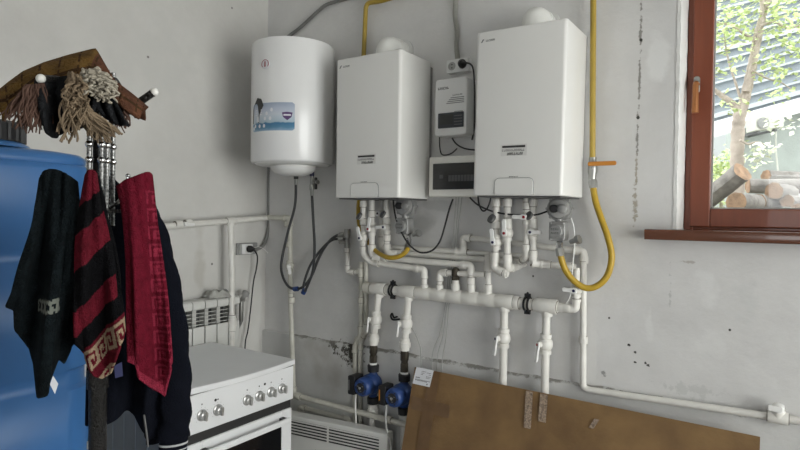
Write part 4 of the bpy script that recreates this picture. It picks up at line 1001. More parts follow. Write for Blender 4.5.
b = MB().tube([c + V((0, .05, 0)), c + V((.0, .05, -.12)), c + V((-.05, .05, -.2))], .013, 10); build('return_pipe', b, 'steel', T)
rows = []; ra, rb_ = V((0.060,-0.505,1.141)), V((0.060,-0.324,1.123)); r4 = random.Random(9)
for i in range(15):
    u_ = i / 14; row = []
    for k in range(15):
        v_ = k / 14
        y = ra.y + (rb_.y - ra.y) * u_ + .01 * math.sin(v_ * 7); x = .03 + .095 * v_
        edge = min(u_, 1 - u_, v_, 1 - v_)
        z = rz1 + .004 + min(1, edge * 5) * (.012 + .014 * math.sin(u_ * 9 + v_ * 4) ** 2 + .02 * (1 - u_) ** 2 + .008 * math.sin(v_ * 11)) + r4.uniform(0, .003)
        row.append(V((x, y, z)))
    rows.append(row)
tag(build('rag', MB().grid(rows), 'rag', loc=(.07, ra.y, rz1), solid=.005), 'crumpled grey rag lying on top of the radiator', 'rag')

# ------------------------------------------------------------------ stove
sx0, sx1, sy0, sy1 = .135, .752, -1.115, -.512
T = thing('gas_stove', 'white gas stove with its lid closed and a dark oven window', 'stove', (.45, -.81, 0))
zt = .868
b = MB(); bow = .030
fr = []
for i in range(25):
    t = i / 24; fr.append((sx1 + .012 + bow * math.sin(math.pi * t) ** .9, sy0 + (sy1 - sy0) * t))
poly = [(sx0, sy1)] + [(sx0, sy0)] + fr
poly = [(sx0, sy0)] + fr + [(sx0, sy1)]
b.prism([(x, y, zt - .026) for x, y in poly], (0, 0, .026)); lid = build('lid', b, 'stove_white', T, bevel=.005, seg=3)
b = MB()
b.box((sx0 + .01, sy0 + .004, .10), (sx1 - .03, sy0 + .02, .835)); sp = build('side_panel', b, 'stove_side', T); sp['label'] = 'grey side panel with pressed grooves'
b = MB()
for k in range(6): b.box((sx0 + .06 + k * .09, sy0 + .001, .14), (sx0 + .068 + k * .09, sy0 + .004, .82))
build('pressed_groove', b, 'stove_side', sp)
build('side_panel', MB().box((sx0 + .01, sy1 - .02, .10), (sx1 - .03, sy1 - .004, .835)), 'stove_white', T)
build('carcass', MB().box((sx0 + .005, sy0 + .02, .06), (sx1 - .035, sy1 - .02, .838)), 'stove_white', T)
pz1, pz0 = .834, .668
b = MB().rbox((sx1 - .045, sy0 + .002, pz0), (sx1, sy1 - .002, pz1), .008, axis='y'); cp = build('control_panel', b, 'stove_white', T)
b = MB().box((sx1 - .03, sy0 + .004, pz1), (sx1 + .004, sy1 - .004, pz1 + .006)); build('lid_gap', b, 'greyink', T)
ky = (-1.046, -.965, -.805, -.734, -.66, -.591)
for i, y in enumerate(ky):
    z = .740
    c = V((sx1, y, z))
    kb = build('knob', MB().lathe([(0, .024), (.005, .024), (.008, .019), (.022, .017), (.024, .014)], c, X_, 24), 'knob', cp)
    kb_ = MB().rbox((sx1 + .02, y - .005, z - .019), (sx1 + .034, y + .005, z + .019), .004, axis='x', )
    # grip ridge belongs to the knob
    me = kb.data; g = build('knob_grip', kb_, 'knob', cp)
    b = MB(); b.lathe([(0, .0035), (.0006, .0035)], (sx1 + .0001, y + .001, z + .045), X_, 10)
    if i in (1, 3): b.lathe([(0, .006), (.0015, .006)], (sx1 + .0001, y - .012 if i == 1 else y + .035, z + (.045 if i == 1 else .047)), X_, 12)
    build('panel_mark', b, 'ink' if i in (1, 3) else 'greyink', cp)
    b = MB()
    for k in range(9):
        t = math.radians(-130 + 32 * k); b.box((sx1, y + .033 * math.sin(t) - .001, z + .033 * math.cos(t) - .001), (sx1 + .0005, y + .033 * math.sin(t) + .001, z + .033 * math.cos(t) + .001))
    build('dial_ticks', b, 'greyink', cp)
# dark gap under the panel, oven door
build('front_recess', MB().box((sx1 - .05, sy0 + .01, .60), (sx1 - .012, sy1 - .006, pz0)), 'shadowgap', T)
dz1, dz0 = .628, .20
b = MB(); fx = sx1 - .002
b.box((sx1 - .04, sy0 + .006, dz0), (fx, sy0 + .075, dz1)); b.box((sx1 - .04, sy1 - .07, dz0), (fx, sy1 - .006, dz1)); b.box((sx1 - .04, sy0 + .075, dz1 - .05), (fx, sy1 - .07, dz1)); b.box((sx1 - .04, sy0 + .075, dz0), (fx, sy1 - .07, dz0 + .07))
dr = build('oven_door', b, 'stove_white', T, bevel=.005)
build('oven_window', MB().box((sx1 - .03, sy0 + .07, dz0 + .06), (sx1 - .008, sy1 - .065, dz1 - .045)), 'oven_glass', dr)
b = MB().rbox((sx1 + .028, sy0 + .06, .575), (sx1 + .046, sy1 - .06, .602), .006, axis='y')
build('door_handle', b, 'stove_white', dr)
b = MB()
for y in (sy0 + .065, sy1 - .09): b.box((fx, y, .580), (sx1 + .034, y + .025, .598))
build('handle_bracket', b, 'black', dr)
build('storage_drawer', MB().box((sx1 - .04, sy0 + .006, .06), (fx, sy1 - .006, .19)), 'stove_white', T, bevel=.004)
for x in (sx0 + .06, sx1 - .06):
    for y in (sy0 + .06, sy1 - .06): build('foot', MB().lathe([(0, .02), (.06, .02)], (x, y, 0), Z_, 12), 'black', T)

# ------------------------------------------------------------------ convector heater on the floor by the back wall
cl, crr = V((0.439,-0.190,0.449)), V((1.076,-0.105,0.456))
T = thing('convector_heater', 'white convector heater with a slotted grille below the blue pumps', 'heater', (crr.x, crr.y, 0))
ang = math.atan2(-.105 + .19, crr.x - cl.x); T.rotation_euler = (0, 0, ang)
CW, CD, CH = .86, .075, .460
def cbuild(name, mb, m_, parent, **k):
    o = build(name, mb, m_, None, (0, 0, 0), **k); o.parent = parent; o.location = (0, 0, 0); return o
# local frame: x from -CW to 0 along the face, y 0 at the back top edge, -CD the face
b = MB().rbox((-CW, -CD, .055), (0, 0, CH), .012, 4, axis='y'); body = cbuild('casing', b, 'conv', T, bevel=.006, seg=3)
b = MB().box((-CW + .05, -CD - .001, CH - .105), (-.045, -CD + .004, CH - .022)); gr = cbuild('grille_recess', b, 'shadowgap', T)
b = MB()
for k in range(6):
    z = CH - .0235 - k * .0162; b.box((-CW + .05, -CD - .003, z - .0062), (-.045, -CD + .001, z + .0008))
for x in (-.355, -.66): b.box((x - .006, -CD - .0035, CH - .108), (x + .006, -CD + .001, CH - .02))
cbuild('grille', b, 'conv', T)
cu = bpy.data.curves.new('maker_mark', 'FONT'); cu.body = 'AAC'; cu.size = .026; cu.extrude = .0004; cu.align_x = 'CENTER'
lo = bpy.data.objects.new('text_source', cu); COL.objects.link(lo); bpy.context.view_layer.update(); me_ = bpy.data.meshes.new_from_object(lo.evaluated_get(bpy.context.evaluated_depsgraph_get())); bpy.data.objects.remove(lo); lo = bpy.data.objects.new('maker_mark', me_); me_.materials.clear(); me_.materials.append(M['ink']); COL.objects.link(lo); lo.parent = T; lo.location = (-.415, -CD - .0006, CH - .178); lo.rotation_euler = (math.pi / 2, 0, 0)
for x in (-CW + .12, -.14):
    cbuild('foot', MB().rbox((x - .02, -CD - .06, 0), (x + .02, .03, .02), .006, axis='y').box((x - .012, -CD + .02, .018), (x + .012, -.02, .06)), 'black', T)

# ------------------------------------------------------------------ cardboard sheet leaning on the pipes
T = thing('cardboard_box', 'big flat brown cardboard box with tape and a white label leaning on the pipes', 'cardboard', (1.95, -.35, 0))
tl, tr = V((1.217,-0.128,0.818)), V((2.686,-0.128,0.801)); zt_ = (tl.z + tr.z) / 2
slope = .30   # how far the foot stands out per metre of height
up = V((0, slope, 1)).normalized(); nrm = V((0, -1, slope)).normalized()
def cb(x, d, o=0.0):   # point on the face: x along, d down from the top edge, o out of the face
    z = tl.z + (tr.z - tl.z) * (x - tl.x) / (tr.x - tl.x)
    return V((x, -.128, z)) - up * d + nrm * o
Ld = zt_ / up.z
def strip(mb, x0, x1, d0, d1, o, n=6, sk=0.0):
    q = [cb(x0, d0, o), cb(x1, d0, o), cb(x1 + sk, d1, o), cb(x0 + sk, d1, o)]
    mb.prism(q, nrm * .0006)
b = MB(); n = 40; rows = []
outer = []
for i in range(n + 1):
    x = tl.x + (tr.x - tl.x) * i / n; outer.append(cb(x, rnd.uniform(0, .0015)))
poly = outer + [cb(tr.x, Ld), cb(tl.x, Ld)]
# the face is a grid with slight warping
for j in range(25):
    row = []
    for i in range(n + 1):
        x = tl.x + (tr.x - tl.x) * i / n; d = Ld * j / 24
        row.append(cb(x, d, .004 * math.sin(i * .5 + j * .3) * math.sin(math.pi * i / n) * math.sin(math.pi * j / 24) * (1 if j else 0)))
    rows.append(row)
vs = [p for r in rows for p in r]; back = [p - nrm * .022 for p in vs]; W = n + 1; H = 25; N = len(vs)
fs = []
for j in range(H - 1):
    for i in range(W - 1):
        a = j * W + i; fs.append((a, a + 1, a + W + 1, a + W)); fs.append((N + a, N + a + W, N + a + W + 1, N + a + 1))
for i in range(W - 1):
    fs.append((i, N + i, N + i + 1, i + 1)); a = (H - 1) * W + i; fs.append((a, a + 1, N + a + 1, N + a))
for j in range(H - 1):
    a = j * W; fs.append((a, a + W, N + a + W, N + a)); a += W - 1; fs.append((a, N + a, N + a + W, a + W))
build('box_face', MB().add(vs + back, fs), 'card', T)
b = MB(); x = tl.x + .085
strip(b, x, x + .062, .002, Ld - .01, .0035); build('tape_strip', b, 'tape', T)['label'] = 'brown packing tape'
b = MB(); strip(b, x - .07, x + .14, .14, .20, .0042, sk=.005); build('tape_strip', b, 'tape', T)
px = V((1.821,-0.160,0.741)); b = MB(); strip(b, px.x - .016, px.x + .016, .004, .16, .0055, sk=.01); build('tape_patch', b, 'tapeclear', T)['label'] = 'crinkled clear tape'
px = V((1.889,-0.160,0.767)); b = MB(); strip(b, px.x - .018, px.x + .016, .004, .12, .0055, sk=.004); build('tape_patch', b, 'tapeclear', T)
px = V((2.117,-0.170,0.733)); b = MB(); strip(b, px.x - .008, px.x + .012, .06, .10, .0055, sk=-.02); build('tape_patch', b, 'tapeclear', T)
b = MB(); strip(b, tl.x + .004, tl.x + .088, -.006, .058, .0048)
# label sheet, slightly turned
b = MB(); lx, ld = tl.x + .012, -.002
def lp(u_, v_, o): return cb(lx + .100 * u_ + .008 * -v_, ld + .082 * v_ - .000 * u_, .0052 + o)
b.prism([lp(0, 0, 0), lp(1, 0, 0), lp(1, 1, 0), lp(0, 1, 0)], nrm * .0005); lab = build('shipping_label', b, 'paper', T); lab['label'] = 'white printed shipping label'
b = MB(); r5 = random.Random(12)
for k in range(5): b.prism([lp(.1 + .05 * k, .55, .0006), lp(.135 + .05 * k, .55, .0006), lp(.135 + .05 * k, .62, .0006), lp(.1 + .05 * k, .62, .0006)], nrm * .0003)
for j, (u0, u1, v_) in enumerate(((.36, .62, .16), (.36, .55, .26), (.36, .48, .34), (.66, .92, .2), (.8, .95, .3), (.68, .95, .42), (.68, .9, .5), (.1, .95, .68), (.1, .8, .73))):
    n_ = int((u1 - u0) / .055)
    for k in range(n_):
        u_ = u0 + (u1 - u0) * k / n_; b.prism([lp(u_, v_, .0006), lp(u_ + .04, v_, .0006), lp(u_ + .04, v_ + r5.uniform(.03, .06), .0006), lp(u_, v_ + .045, .0006)], nrm * .0003)
c = [(.82 + .04 * math.cos(k), .88 + .05 * math.sin(k)) for k in [i * math.pi / 5 for i in range(10)]]; b.prism([lp(u_, v_, .0006) for u_, v_ in c], nrm * .0003)
build('label_print', b, 'greyink', lab)
strip_b = MB()
xx = V((2.498,-0.160,0.756)).x

# ------------------------------------------------------------------ blue water tank
TX, TY, TH_ = .472, -1.877, .37
T = thing('water_tank', 'tall blue plastic water tank with a black lid standing in the corner of the room', 'tank', (TX, TY, 0))
def rsq(h, r, z, ox=0, oy=0, n=8):
    out = []
    for cx, cy, st in ((h - r, h - r, 0), (-h + r, h - r, 90), (-h + r, -h + r, 180), (h - r, -h + r, 270)):
        for k in range(n + 1):
            t = math.radians(st + 90 * k / n); out.append(V((TX + ox + cx + r * math.cos(t), TY + oy + cy + r * math.sin(t), z)))
    return out
prof = [(0, .345, .10), (.02, TH_, .12)]
z = .02
for k in range(4):
    zb = .2 + k * .40
    prof += [(zb, TH_, .12), (zb + .012, TH_ - .014, .11), (zb + .06, TH_ - .014, .11), (zb + .072, TH_, .12)]
ZR = 1.730
prof = [p for p in prof if p[0] < ZR - .05]
prof += [(ZR - .02, TH_, .12), (ZR - .008, TH_ - .002, .12), (ZR, TH_ - .012, .12), (ZR + .006, TH_ - .010, .12), (ZR + .022, TH_ - .011, .12), (ZR + .034, TH_ - .022, .12), (ZR + .042, TH_ - .06, .12), (ZR + .048, .19, .12), (ZR + .05, .05, .04)]
rings = [rsq(h, r, z) for z, h, r in prof]
b = MB(); n = len(rings[0])
vs = [p for r in rings for p in r]; fs = [tuple(range(n))]
for i in range(len(rings) - 1):
    for k in range(n): fs.append((i * n + k, i * n + (k + 1) % n, (i + 1) * n + (k + 1) % n, (i + 1) * n + k))
fs.append(tuple(range((len(rings) - 1) * n, len(rings) * n)))
b.add(vs, fs); build('tank_body', b, 'bluetank', T, ang=50)
LX, LY = TX + .16, TY + .05
build('neck', MB().lathe([(0, .17), (.01, .165), (.018, .15), (.02, .14)], (LX, LY, ZR + .044), Z_, 36), 'bluetank', T)
b = MB().lathe([(0, .145), (.0, .152), (.055, .152), (.062, .145), (.062, .01)], (LX, LY, ZR + .062), Z_, 40)
for k in range(30):
    t = 2 * math.pi * k / 30; c = V((LX + .152 * math.cos(t), LY + .152 * math.sin(t), ZR + .064)); b.box((c.x - .004, c.y - .004, c.z), (c.x + .004, c.y + .004, c.z + .05))
build('lid', b, 'black', T)['label'] = 'black screw lid'

# ------------------------------------------------------------------ coat stand with clothes
R0 = V((1.44267, -1.85260, 0)); RN = V((0.880128, -0.474737, 0)); RS = V((0.474737, 0.880128, 0))   # pole foot, towards the room, sideways
def rk(p, o): return V(p) + RN * o
T = thing('coat_stand', 'black and chrome coat stand with white ball pegs carrying towels and a jacket', 'coat stand', (R0.x, R0.y, 0))
zP = (1.442,-1.854,1.647)[2]; zT = (1.442,-1.855,1.900)[2]
pp = V((1.443,-1.852,1.103))
b = MB().lathe([(.06, .019), (zP - .45, .019)], (pp.x, pp.y, 0), Z_, 20); build('pole', b, 'polepat', T)
b = MB().lathe([(zP - .47, .023), (zP - .43, .023)], (pp.x, pp.y, 0), Z_, 20); build('pole_collar', b, 'polepat', T)
build('base_hub', MB().lathe([(0, .06), (.03, .055), (.07, .03)], (pp.x, pp.y, .03), Z_, 20), 'polepat', T)
for k in range(4):
    t = math.pi / 4 + k * math.pi / 2; d = V((math.cos(t), math.sin(t), 0)); c = V((pp.x, pp.y, 0))
    build('foot', MB().tube(smooth([c + Z_ * .07, c + d * .12 + Z_ * .06, c + d * .22 + Z_ * .02, c + d * .26 + Z_ * .008]), .010, 8), 'polepat', T)
for i, px in enumerate(((1.447,-1.876,1.717), (1.432,-1.852,1.720), (1.463,-1.857,1.718), (1.461,-1.844,1.719), (1.443,-1.820,1.722))):
    px = V(px); z0_ = zP - .46 if i == 1 else zP - .10
    zz = [z0_ + k * (zT - z0_) / 160 for k in range(161)]
    if i in (1,): b = MB().tube([(px.x, px.y, z) for z in (z0_, zT)], .0075, 12); build('rod', b, 'polepat', T)
    else:
        b = MB().tube([(px.x, px.y, z) for z in zz], [.0054 + .0006 * math.sin(k * 2.1) for k in range(161)], 10); rd = build('rod', b, 'rodmetal', T, ang=70)
        for zq in (zT - .17, zT - .205):
            build('rod_bead', MB().ball((px.x, px.y, zq), .0088, 8), 'chrome', rd)
pc_ = V((R0.x, R0.y, 0)) + RS * .008
build('top_hub', MB().lathe([(0, .012), (0, .036), (.012, .038), (.024, .03), (.03, .012)], (pc_.x, pc_.y, zT - .04), Z_, 20), 'polepat', T)
build('ring_plate', MB().lathe([(0, .02), (0, .040), (.008, .040), (.008, .02)], (pc_.x, pc_.y, zP - .07), Z_, 20), 'polepat', T)
def peg(tip, base_dz=0.0):
    tip = V(tip); a = V((pc_.x, pc_.y, zT - .03 + base_dz))
    pg = build('peg', MB().tube([a, a.lerp(tip, .5), tip], [.008, .0085, .0085], 10), 'polepat', T)
    build('peg_ball', MB().ball(tip, .0092, 8), 'ball', pg)['label'] = 'white ball tip'
peg((1.518,-2.008,1.839)); peg((1.582,-1.952,1.844)); peg((1.548,-1.784,1.852), -.10)
peg(pc_ + V((0, 0, zT)) + RS * -.13 - RN * .14 - V((0, 0, .05)) if False else tuple(V((pc_.x, pc_.y, zT - .02)) - RN * .13 + RS * -.08))
def lower_hook(tip):
    tip = V(tip); a = V((pc_.x, pc_.y, zP - .066)); m_ = a.lerp(tip, .6) - Z_ * .02
    hk = build('hook', MB().tube(smooth([a, m_, tip - Z_ * .012, tip + Z_ * .012]), .0045, 8), 'chrome', T)
    build('hook_tip', MB().ball(tip + Z_ * .014, .0055, 8), 'chrome', hk)
lower_hook((1.457,-1.953,1.645)); lower_hook((1.525,-1.911,1.637)); lower_hook((1.506,-1.820,1.647)); lower_hook((1.403,-1.799,1.641))

def poly_at(P, t):
    P = [V(p) for p in P]; L = [0]
    for a, b_ in zip(P[:-1], P[1:]): L.append(L[-1] + (b_ - a).length)
    s = t * L[-1]
    for i in range(len(P) - 1):
        if s <= L[i + 1] + 1e-9: return P[i].lerp(P[i + 1], (s - L[i]) / max(1e-9, L[i + 1] - L[i]))
    return P[-1]
def coons(top, bottom, left, right, nu, nv, depth):
    sm = lambda P: smooth(P, 5) if len(P) > 2 else P
    left, right, top = sm(left), sm(right), sm(top)
    rows = []
    for j in range(nv + 1):
        v_ = j / nv; row = []
        for i in range(nu + 1):
            u_ = i / nu
            T_, B_ = poly_at(top, u_), poly_at(bottom, u_); L_, Rr = poly_at(left, v_), poly_at(right, v_)
            p = T_ * (1 - v_) + B_ * v_ + L_ * (1 - u_) + Rr * u_ - (V(top[0]) * (1 - u_) * (1 - v_) + V(top[-1]) * u_ * (1 - v_) + V(bottom[0]) * (1 - u_) * v_ + V(bottom[-1]) * u_ * v_)
            row.append(p + RN * depth(u_, v_))
        rows.append(row)
    return rows
PXM = 1.3 / 570.26
def pix(p):      # weave coordinates of the hanging cloth, in units of 2.3 mm
    d = V(p) - R0; return 98 + d.dot(RS) / PXM, 211 - (p.z - 1.5806) / PXM
def cloth(name, rows, mats, parent=None, loc=None, pick=None, solid=.006):
    b = MB(); m_, n = len(rows), len(rows[0]); vs = [p for r in rows for p in r]; o = len(b.v); b.v = list(vs)
    for i in range(m_ - 1):
        for k in range(n - 1):
            b.f.append((i * n + k, i * n + k + 1, (i + 1) * n + k + 1, (i + 1) * n + k))
            c = (rows[i][k] + rows[i + 1][k + 1]) / 2
            b.mi.append(pick(c, (k + .5) / (n - 1), (i + .5) / (m_ - 1)) if pick else 0)
    return build(name, b, mats, parent, loc, solid=solid, ang=75)

# dark jacket at the back
J = thing('jacket', 'dark navy jacket with white striped knit cuffs hanging behind the towels', 'jacket', (1.393,-1.798,1.641))
top = [(1.400,-1.826,1.651), (1.408,-1.812,1.664), (1.418,-1.793,1.650), (1.430,-1.770,1.618), (1.447,-1.739,1.556)]
rows = coons(top, [(1.387,-1.850,1.081), (1.403,-1.820,1.073), (1.414,-1.800,1.084), (1.426,-1.779,1.094), (1.438,-1.756,1.078), (1.446,-1.742,1.051), (1.450,-1.734,1.025), (1.460,-1.716,1.024), (1.470,-1.696,1.038)], [(1.400,-1.826,1.651), (1.395,-1.835,1.536), (1.391,-1.844,1.395), (1.388,-1.848,1.255), (1.387,-1.850,1.081)], [(1.447,-1.739,1.556), (1.459,-1.716,1.438), (1.468,-1.699,1.313), (1.472,-1.693,1.187), (1.470,-1.696,1.038)], 60, 60,
             lambda u_, v_: .022 * math.sin(u_ * 9 + .6) * v_ + .015 * math.sin(u_ * 17 + v_ * 3) * v_)
cloth('jacket_body', rows, ['navy'], J, solid=.008)
def sleeve(cl_, hw, off, cuffy, nm='sleeve'):
    P = smooth(cl_, 8); n = len(P); rr = [hw[0] + (hw[1] - hw[0]) * i / (n - 1) for i in range(n)]
    b = MB(); vs = []; NS = 20
    for i, p in enumerate(P):
        for k in range(NS):
            t = 2 * math.pi * k / NS; w = rr[i] * (1 + .10 * math.sin(i * .8 + k * .9))
            vs.append(p + RS * math.cos(t) * w + RN * math.sin(t) * w * .55)
    fs = [(i * NS + k, i * NS + (k + 1) % NS, (i + 1) * NS + (k + 1) % NS, (i + 1) * NS + k) for i in range(n - 1) for k in range(NS)] + [tuple(range(NS))]
    b.add(vs, fs); sl = build(nm, b, 'navy', J)
    e = P[-1]; d = (P[-1] - P[-3]).normalized(); r_ = hw[1]
    def ring(z0, z1, f):
        bb = MB(); v2 = []
        for zz_ in (z0, z1):
            for k in range(NS):
                t = 2 * math.pi * k / NS; v2.append(e + d * zz_ + RS * math.cos(t) * r_ * f + RN * math.sin(t) * r_ * .6 * f)
        bb.add(v2, [(k, (k + 1) % NS, NS + (k + 1) % NS, NS + k) for k in range(NS)]); return bb
    cf = build('cuff', ring(-.01, .05, .93), 'navy', sl)
    st_ = build('cuff_stripe', ring(.012, .017, .95), 'cuffwhite', sl); st_['label'] = 'white cuff stripe'
    build('cuff_stripe', ring(.026, .029, .95), 'cuffwhite', sl)
sleeve([(1.454,-1.769,1.620), (1.470,-1.740,1.549), (1.483,-1.715,1.439), (1.493,-1.697,1.315), (1.498,-1.688,1.190), (1.498,-1.687,1.091), (1.496,-1.691,1.024)], (.030, .036), 0, 0)
sleeve([(1.377,-1.743,1.559), (1.390,-1.718,1.408), (1.402,-1.697,1.254), (1.405,-1.690,1.124), (1.406,-1.690,1.037)], (.03, .017), 0, 0)
zp = [(1.468,-1.764,1.154), (1.472,-1.756,1.093), (1.475,-1.750,1.041), (1.476,-1.748,1.014)]
build('zip_fastener', MB().tube(smooth(zp[1:]), .0025, 6), 'darkgrey', J)
build('drawstring', MB().tube(smooth([(1.419,-1.854,1.307), (1.417,-1.859,1.192), (1.417,-1.857,1.099), (1.417,-1.859,1.048)]), .0018, 6), 'black', J)
build('cord_tip', MB().tube([(1.417,-1.859,1.050), (1.416,-1.859,1.032)], .0035, 8), 'ball', J)

# dark green towel
L = [(1.454,-1.979,1.643), (1.452,-1.983,1.602), (1.446,-1.994,1.535), (1.438,-2.009,1.474), (1.431,-2.023,1.417), (1.424,-2.034,1.381)]
Rr = [(1.485,-1.922,1.642), (1.487,-1.918,1.572), (1.487,-1.918,1.486), (1.485,-1.921,1.390), (1.483,-1.925,1.294)]
rows = coons([(1.454,-1.979,1.643), (1.457,-1.973,1.658), (1.464,-1.960,1.665), (1.473,-1.944,1.660), (1.485,-1.922,1.642)], [(1.424,-2.034,1.381), (1.431,-2.021,1.372), (1.433,-2.018,1.330), (1.440,-2.004,1.302), (1.449,-1.989,1.259), (1.454,-1.979,1.201), (1.461,-1.965,1.205), (1.462,-1.964,1.228), (1.468,-1.953,1.261), (1.473,-1.943,1.247), (1.483,-1.925,1.294)], L, Rr, 70, 90,
             lambda u_, v_: .05 * (1 - v_) * math.sin(math.pi * u_) + (.030 * math.sin(u_ * 8 + 1 + v_ * 2.2) + .017 * math.sin(u_ * 14.5 + 2 - v_ * 3.1)) * (.3 + v_ * .8) + .004 * math.sin(u_ * 27 + v_ * 9))
def pk(c, u_, v_):
    x, y = pix(c)
    a = y + .22 * (x - 58) ; 
    return 1 if (50 < x < 66 and 292 < a < 303 and (a < 294.5 or a > 300.5 or int(x * .55) % 2)) else 0
tw = cloth('hand_towel', rows, ['t_dark', 't_band'], None, (1.466,-1.957,1.649), pk); tag(tw, 'very dark green hand towel in front of the blue tank', 'towel', None)
q = [(1.476,-1.970,1.219), (1.478,-1.965,1.236), (1.483,-1.957,1.218), (1.480,-1.962,1.197)]
build('care_label', MB().prism(q, RN * .001), 'paper', tw)['label'] = 'white care label'

# striped towel
KEY = ["1111111", "1000001", "1011101", "1010101", "1010001", "1011111", "0000000"]
def pk2(c, u_, v_):
    x, y = pix(c); w = y + 1.08 * (x - 75)
    if w < 352:
        if u_ > .88: return 0
        if 188 < w < 217 or 240 < w < 272 or 308 < w < 331: return 1
        return 0
    k = w - 352; s = (x - .2 * y) * .75
    if k < 4 or 30 < k < 40: return 1
    if k < 30: return 2 if KEY[int((k - 4) / 26 * 6.99)][int(s) % 7] == '1' else 1
    if k < 64: return 2 if KEY[int((k - 40) / 24 * 6.99)][int(s) % 7] == '1' else 1
    return 1
top = [(1.528,-1.925,1.653), (1.533,-1.917,1.666), (1.539,-1.906,1.654)]
rows = coons(top, [(1.520,-1.940,1.306), (1.526,-1.930,1.286), (1.531,-1.921,1.255), (1.536,-1.911,1.229), (1.543,-1.898,1.220), (1.551,-1.883,1.227), (1.557,-1.873,1.279), (1.563,-1.861,1.326)], [(1.528,-1.925,1.653), (1.524,-1.933,1.593), (1.520,-1.941,1.510), (1.519,-1.944,1.416), (1.519,-1.943,1.354), (1.520,-1.940,1.306)], [(1.539,-1.906,1.654), (1.545,-1.894,1.594), (1.553,-1.880,1.524), (1.558,-1.870,1.455), (1.561,-1.865,1.390), (1.563,-1.861,1.326)], 90, 150,
             lambda u_, v_: .03 * math.sin(math.pi * u_) * (1 - v_) + (.020 * math.sin(u_ * 6 + v_ * 2.5) + .011 * math.sin(u_ * 13 - v_ * 3)) * (.2 + v_) + .003 * math.sin(u_ * 21 + v_ * 7))
tw = cloth('hand_towel', rows, ['t_black', 't_red', 't_cream'], None, (1.534,-1.916,1.650), pk2); tag(tw, 'black and dark red striped towel with a cream key border', 'towel')
build('care_label', MB().prism([(1.576,-1.890,1.256), (1.583,-1.877,1.263), (1.584,-1.875,1.233), (1.577,-1.888,1.230)], RN * .001), 'bluedot', tw)['label'] = 'small navy care label'

# red towel
def pk3(c, u_, v_):
    x, y = pix(c); c0_ = 148 + (y - 180) * .055
    if abs(x - c0_) < 10 and y > 190:
        i = int((x - c0_ + 10) / 20 * 7.99) % 8; j = int((y - 190) / 2.2) % 8
        if i < 7 and j < 7 and KEY[j][i] == '1': return 1
    if y > 352 - (x - 130) * .1 and v_ > .955: return 1
    return 0
top = [(1.504,-1.844,1.637), (1.512,-1.829,1.651), (1.524,-1.807,1.663), (1.533,-1.791,1.671), (1.539,-1.780,1.665)]
rows = coons(top, [(1.514,-1.825,1.246), (1.523,-1.809,1.237), (1.525,-1.805,1.205), (1.534,-1.788,1.186), (1.544,-1.770,1.165), (1.553,-1.753,1.148), (1.555,-1.749,1.190), (1.558,-1.744,1.245)], [(1.504,-1.844,1.637), (1.510,-1.834,1.573), (1.513,-1.828,1.472), (1.513,-1.827,1.359), (1.514,-1.825,1.246)], [(1.539,-1.780,1.665), (1.543,-1.772,1.573), (1.548,-1.762,1.481), (1.554,-1.752,1.377), (1.558,-1.744,1.245)], 90, 150,
             lambda u_, v_: .02 * math.sin(math.pi * u_) + .028 * math.sin(u_ * 5.5 + .4 + v_ * 1.4) * (.15 + v_ * .8) + .008 * math.sin(u_ * 11 - v_ * 2) * v_ + .002 * math.sin(u_ * 25 + v_ * 5))
tw = cloth('hand_towel', rows, ['t_red2', 't_red3'], None, (1.516,-1.821,1.651), pk3); tag(tw, 'plain dark red towel with a raised key pattern', 'towel')

# ------------------------------------------------------------------ shawl, scarves and tassels on top
def strands(starts, ends, n, r, seed, wob=.006, curl=0.0, nseg=10, sag=.0):
    rr_ = random.Random(seed); b = MB()
    for i in range(n):
        t = rr_.random() if i else 0
        a = poly_at(starts, t).copy(); e = poly_at(ends, min(1, max(0, t + rr_.uniform(-.15, .15))))
        a += RN * rr_.uniform(-.008, .012); e = e + RN * rr_.uniform(-.02, .02) + RS * rr_.uniform(-.008, .008) + Z_ * rr_.uniform(-.012, .012)
        ph1, ph2 = rr_.uniform(0, 6), rr_.uniform(0, 6); P = []
        for k in range(nseg + 1):
            q = k / nseg; p = a.lerp(e, q)
            p += RS * (wob * math.sin(ph1 + q * 5) + curl * math.sin(ph1 + q * 22)) * min(1, q * 3) + RN * (wob * math.sin(ph2 + q * 4) + curl * math.cos(ph2 + q * 22)) * min(1, q * 3) - Z_ * sag * math.sin(math.pi * q)
            P.append(p)
        b.tube(P, [r * (1 - .35 * k / nseg) for k in range(nseg + 1)], 6)
    return b
SH = thing('shawl', 'mustard and rust woven shawl draped like a tent over the coat stand', 'shawl', (R0.x, R0.y, zT - .05))
ridge = [(1.373,-2.024,1.826), (1.382,-2.007,1.847), (1.394,-1.986,1.871), (1.411,-1.953,1.895), (1.434,-1.912,1.918), (1.456,-1.869,1.939), (1.464,-1.855,1.910), (1.472,-1.841,1.881), (1.482,-1.821,1.856), (1.493,-1.801,1.841), (1.504,-1.781,1.822)]
front = [(1.468,-2.058,1.769), (1.475,-2.046,1.766), (1.483,-2.030,1.789), (1.497,-2.004,1.816), (1.520,-1.962,1.830), (1.542,-1.921,1.852), (1.553,-1.901,1.833), (1.560,-1.888,1.818), (1.569,-1.872,1.799), (1.577,-1.856,1.790), (1.585,-1.841,1.781)]
backe = [(1.244,-1.968,1.786), (1.253,-1.952,1.806), (1.266,-1.928,1.832), (1.285,-1.893,1.846), (1.310,-1.846,1.866), (1.336,-1.798,1.882), (1.346,-1.778,1.865), (1.355,-1.763,1.847), (1.366,-1.743,1.829), (1.376,-1.723,1.821), (1.387,-1.702,1.816)]
rows = []; nu = 80
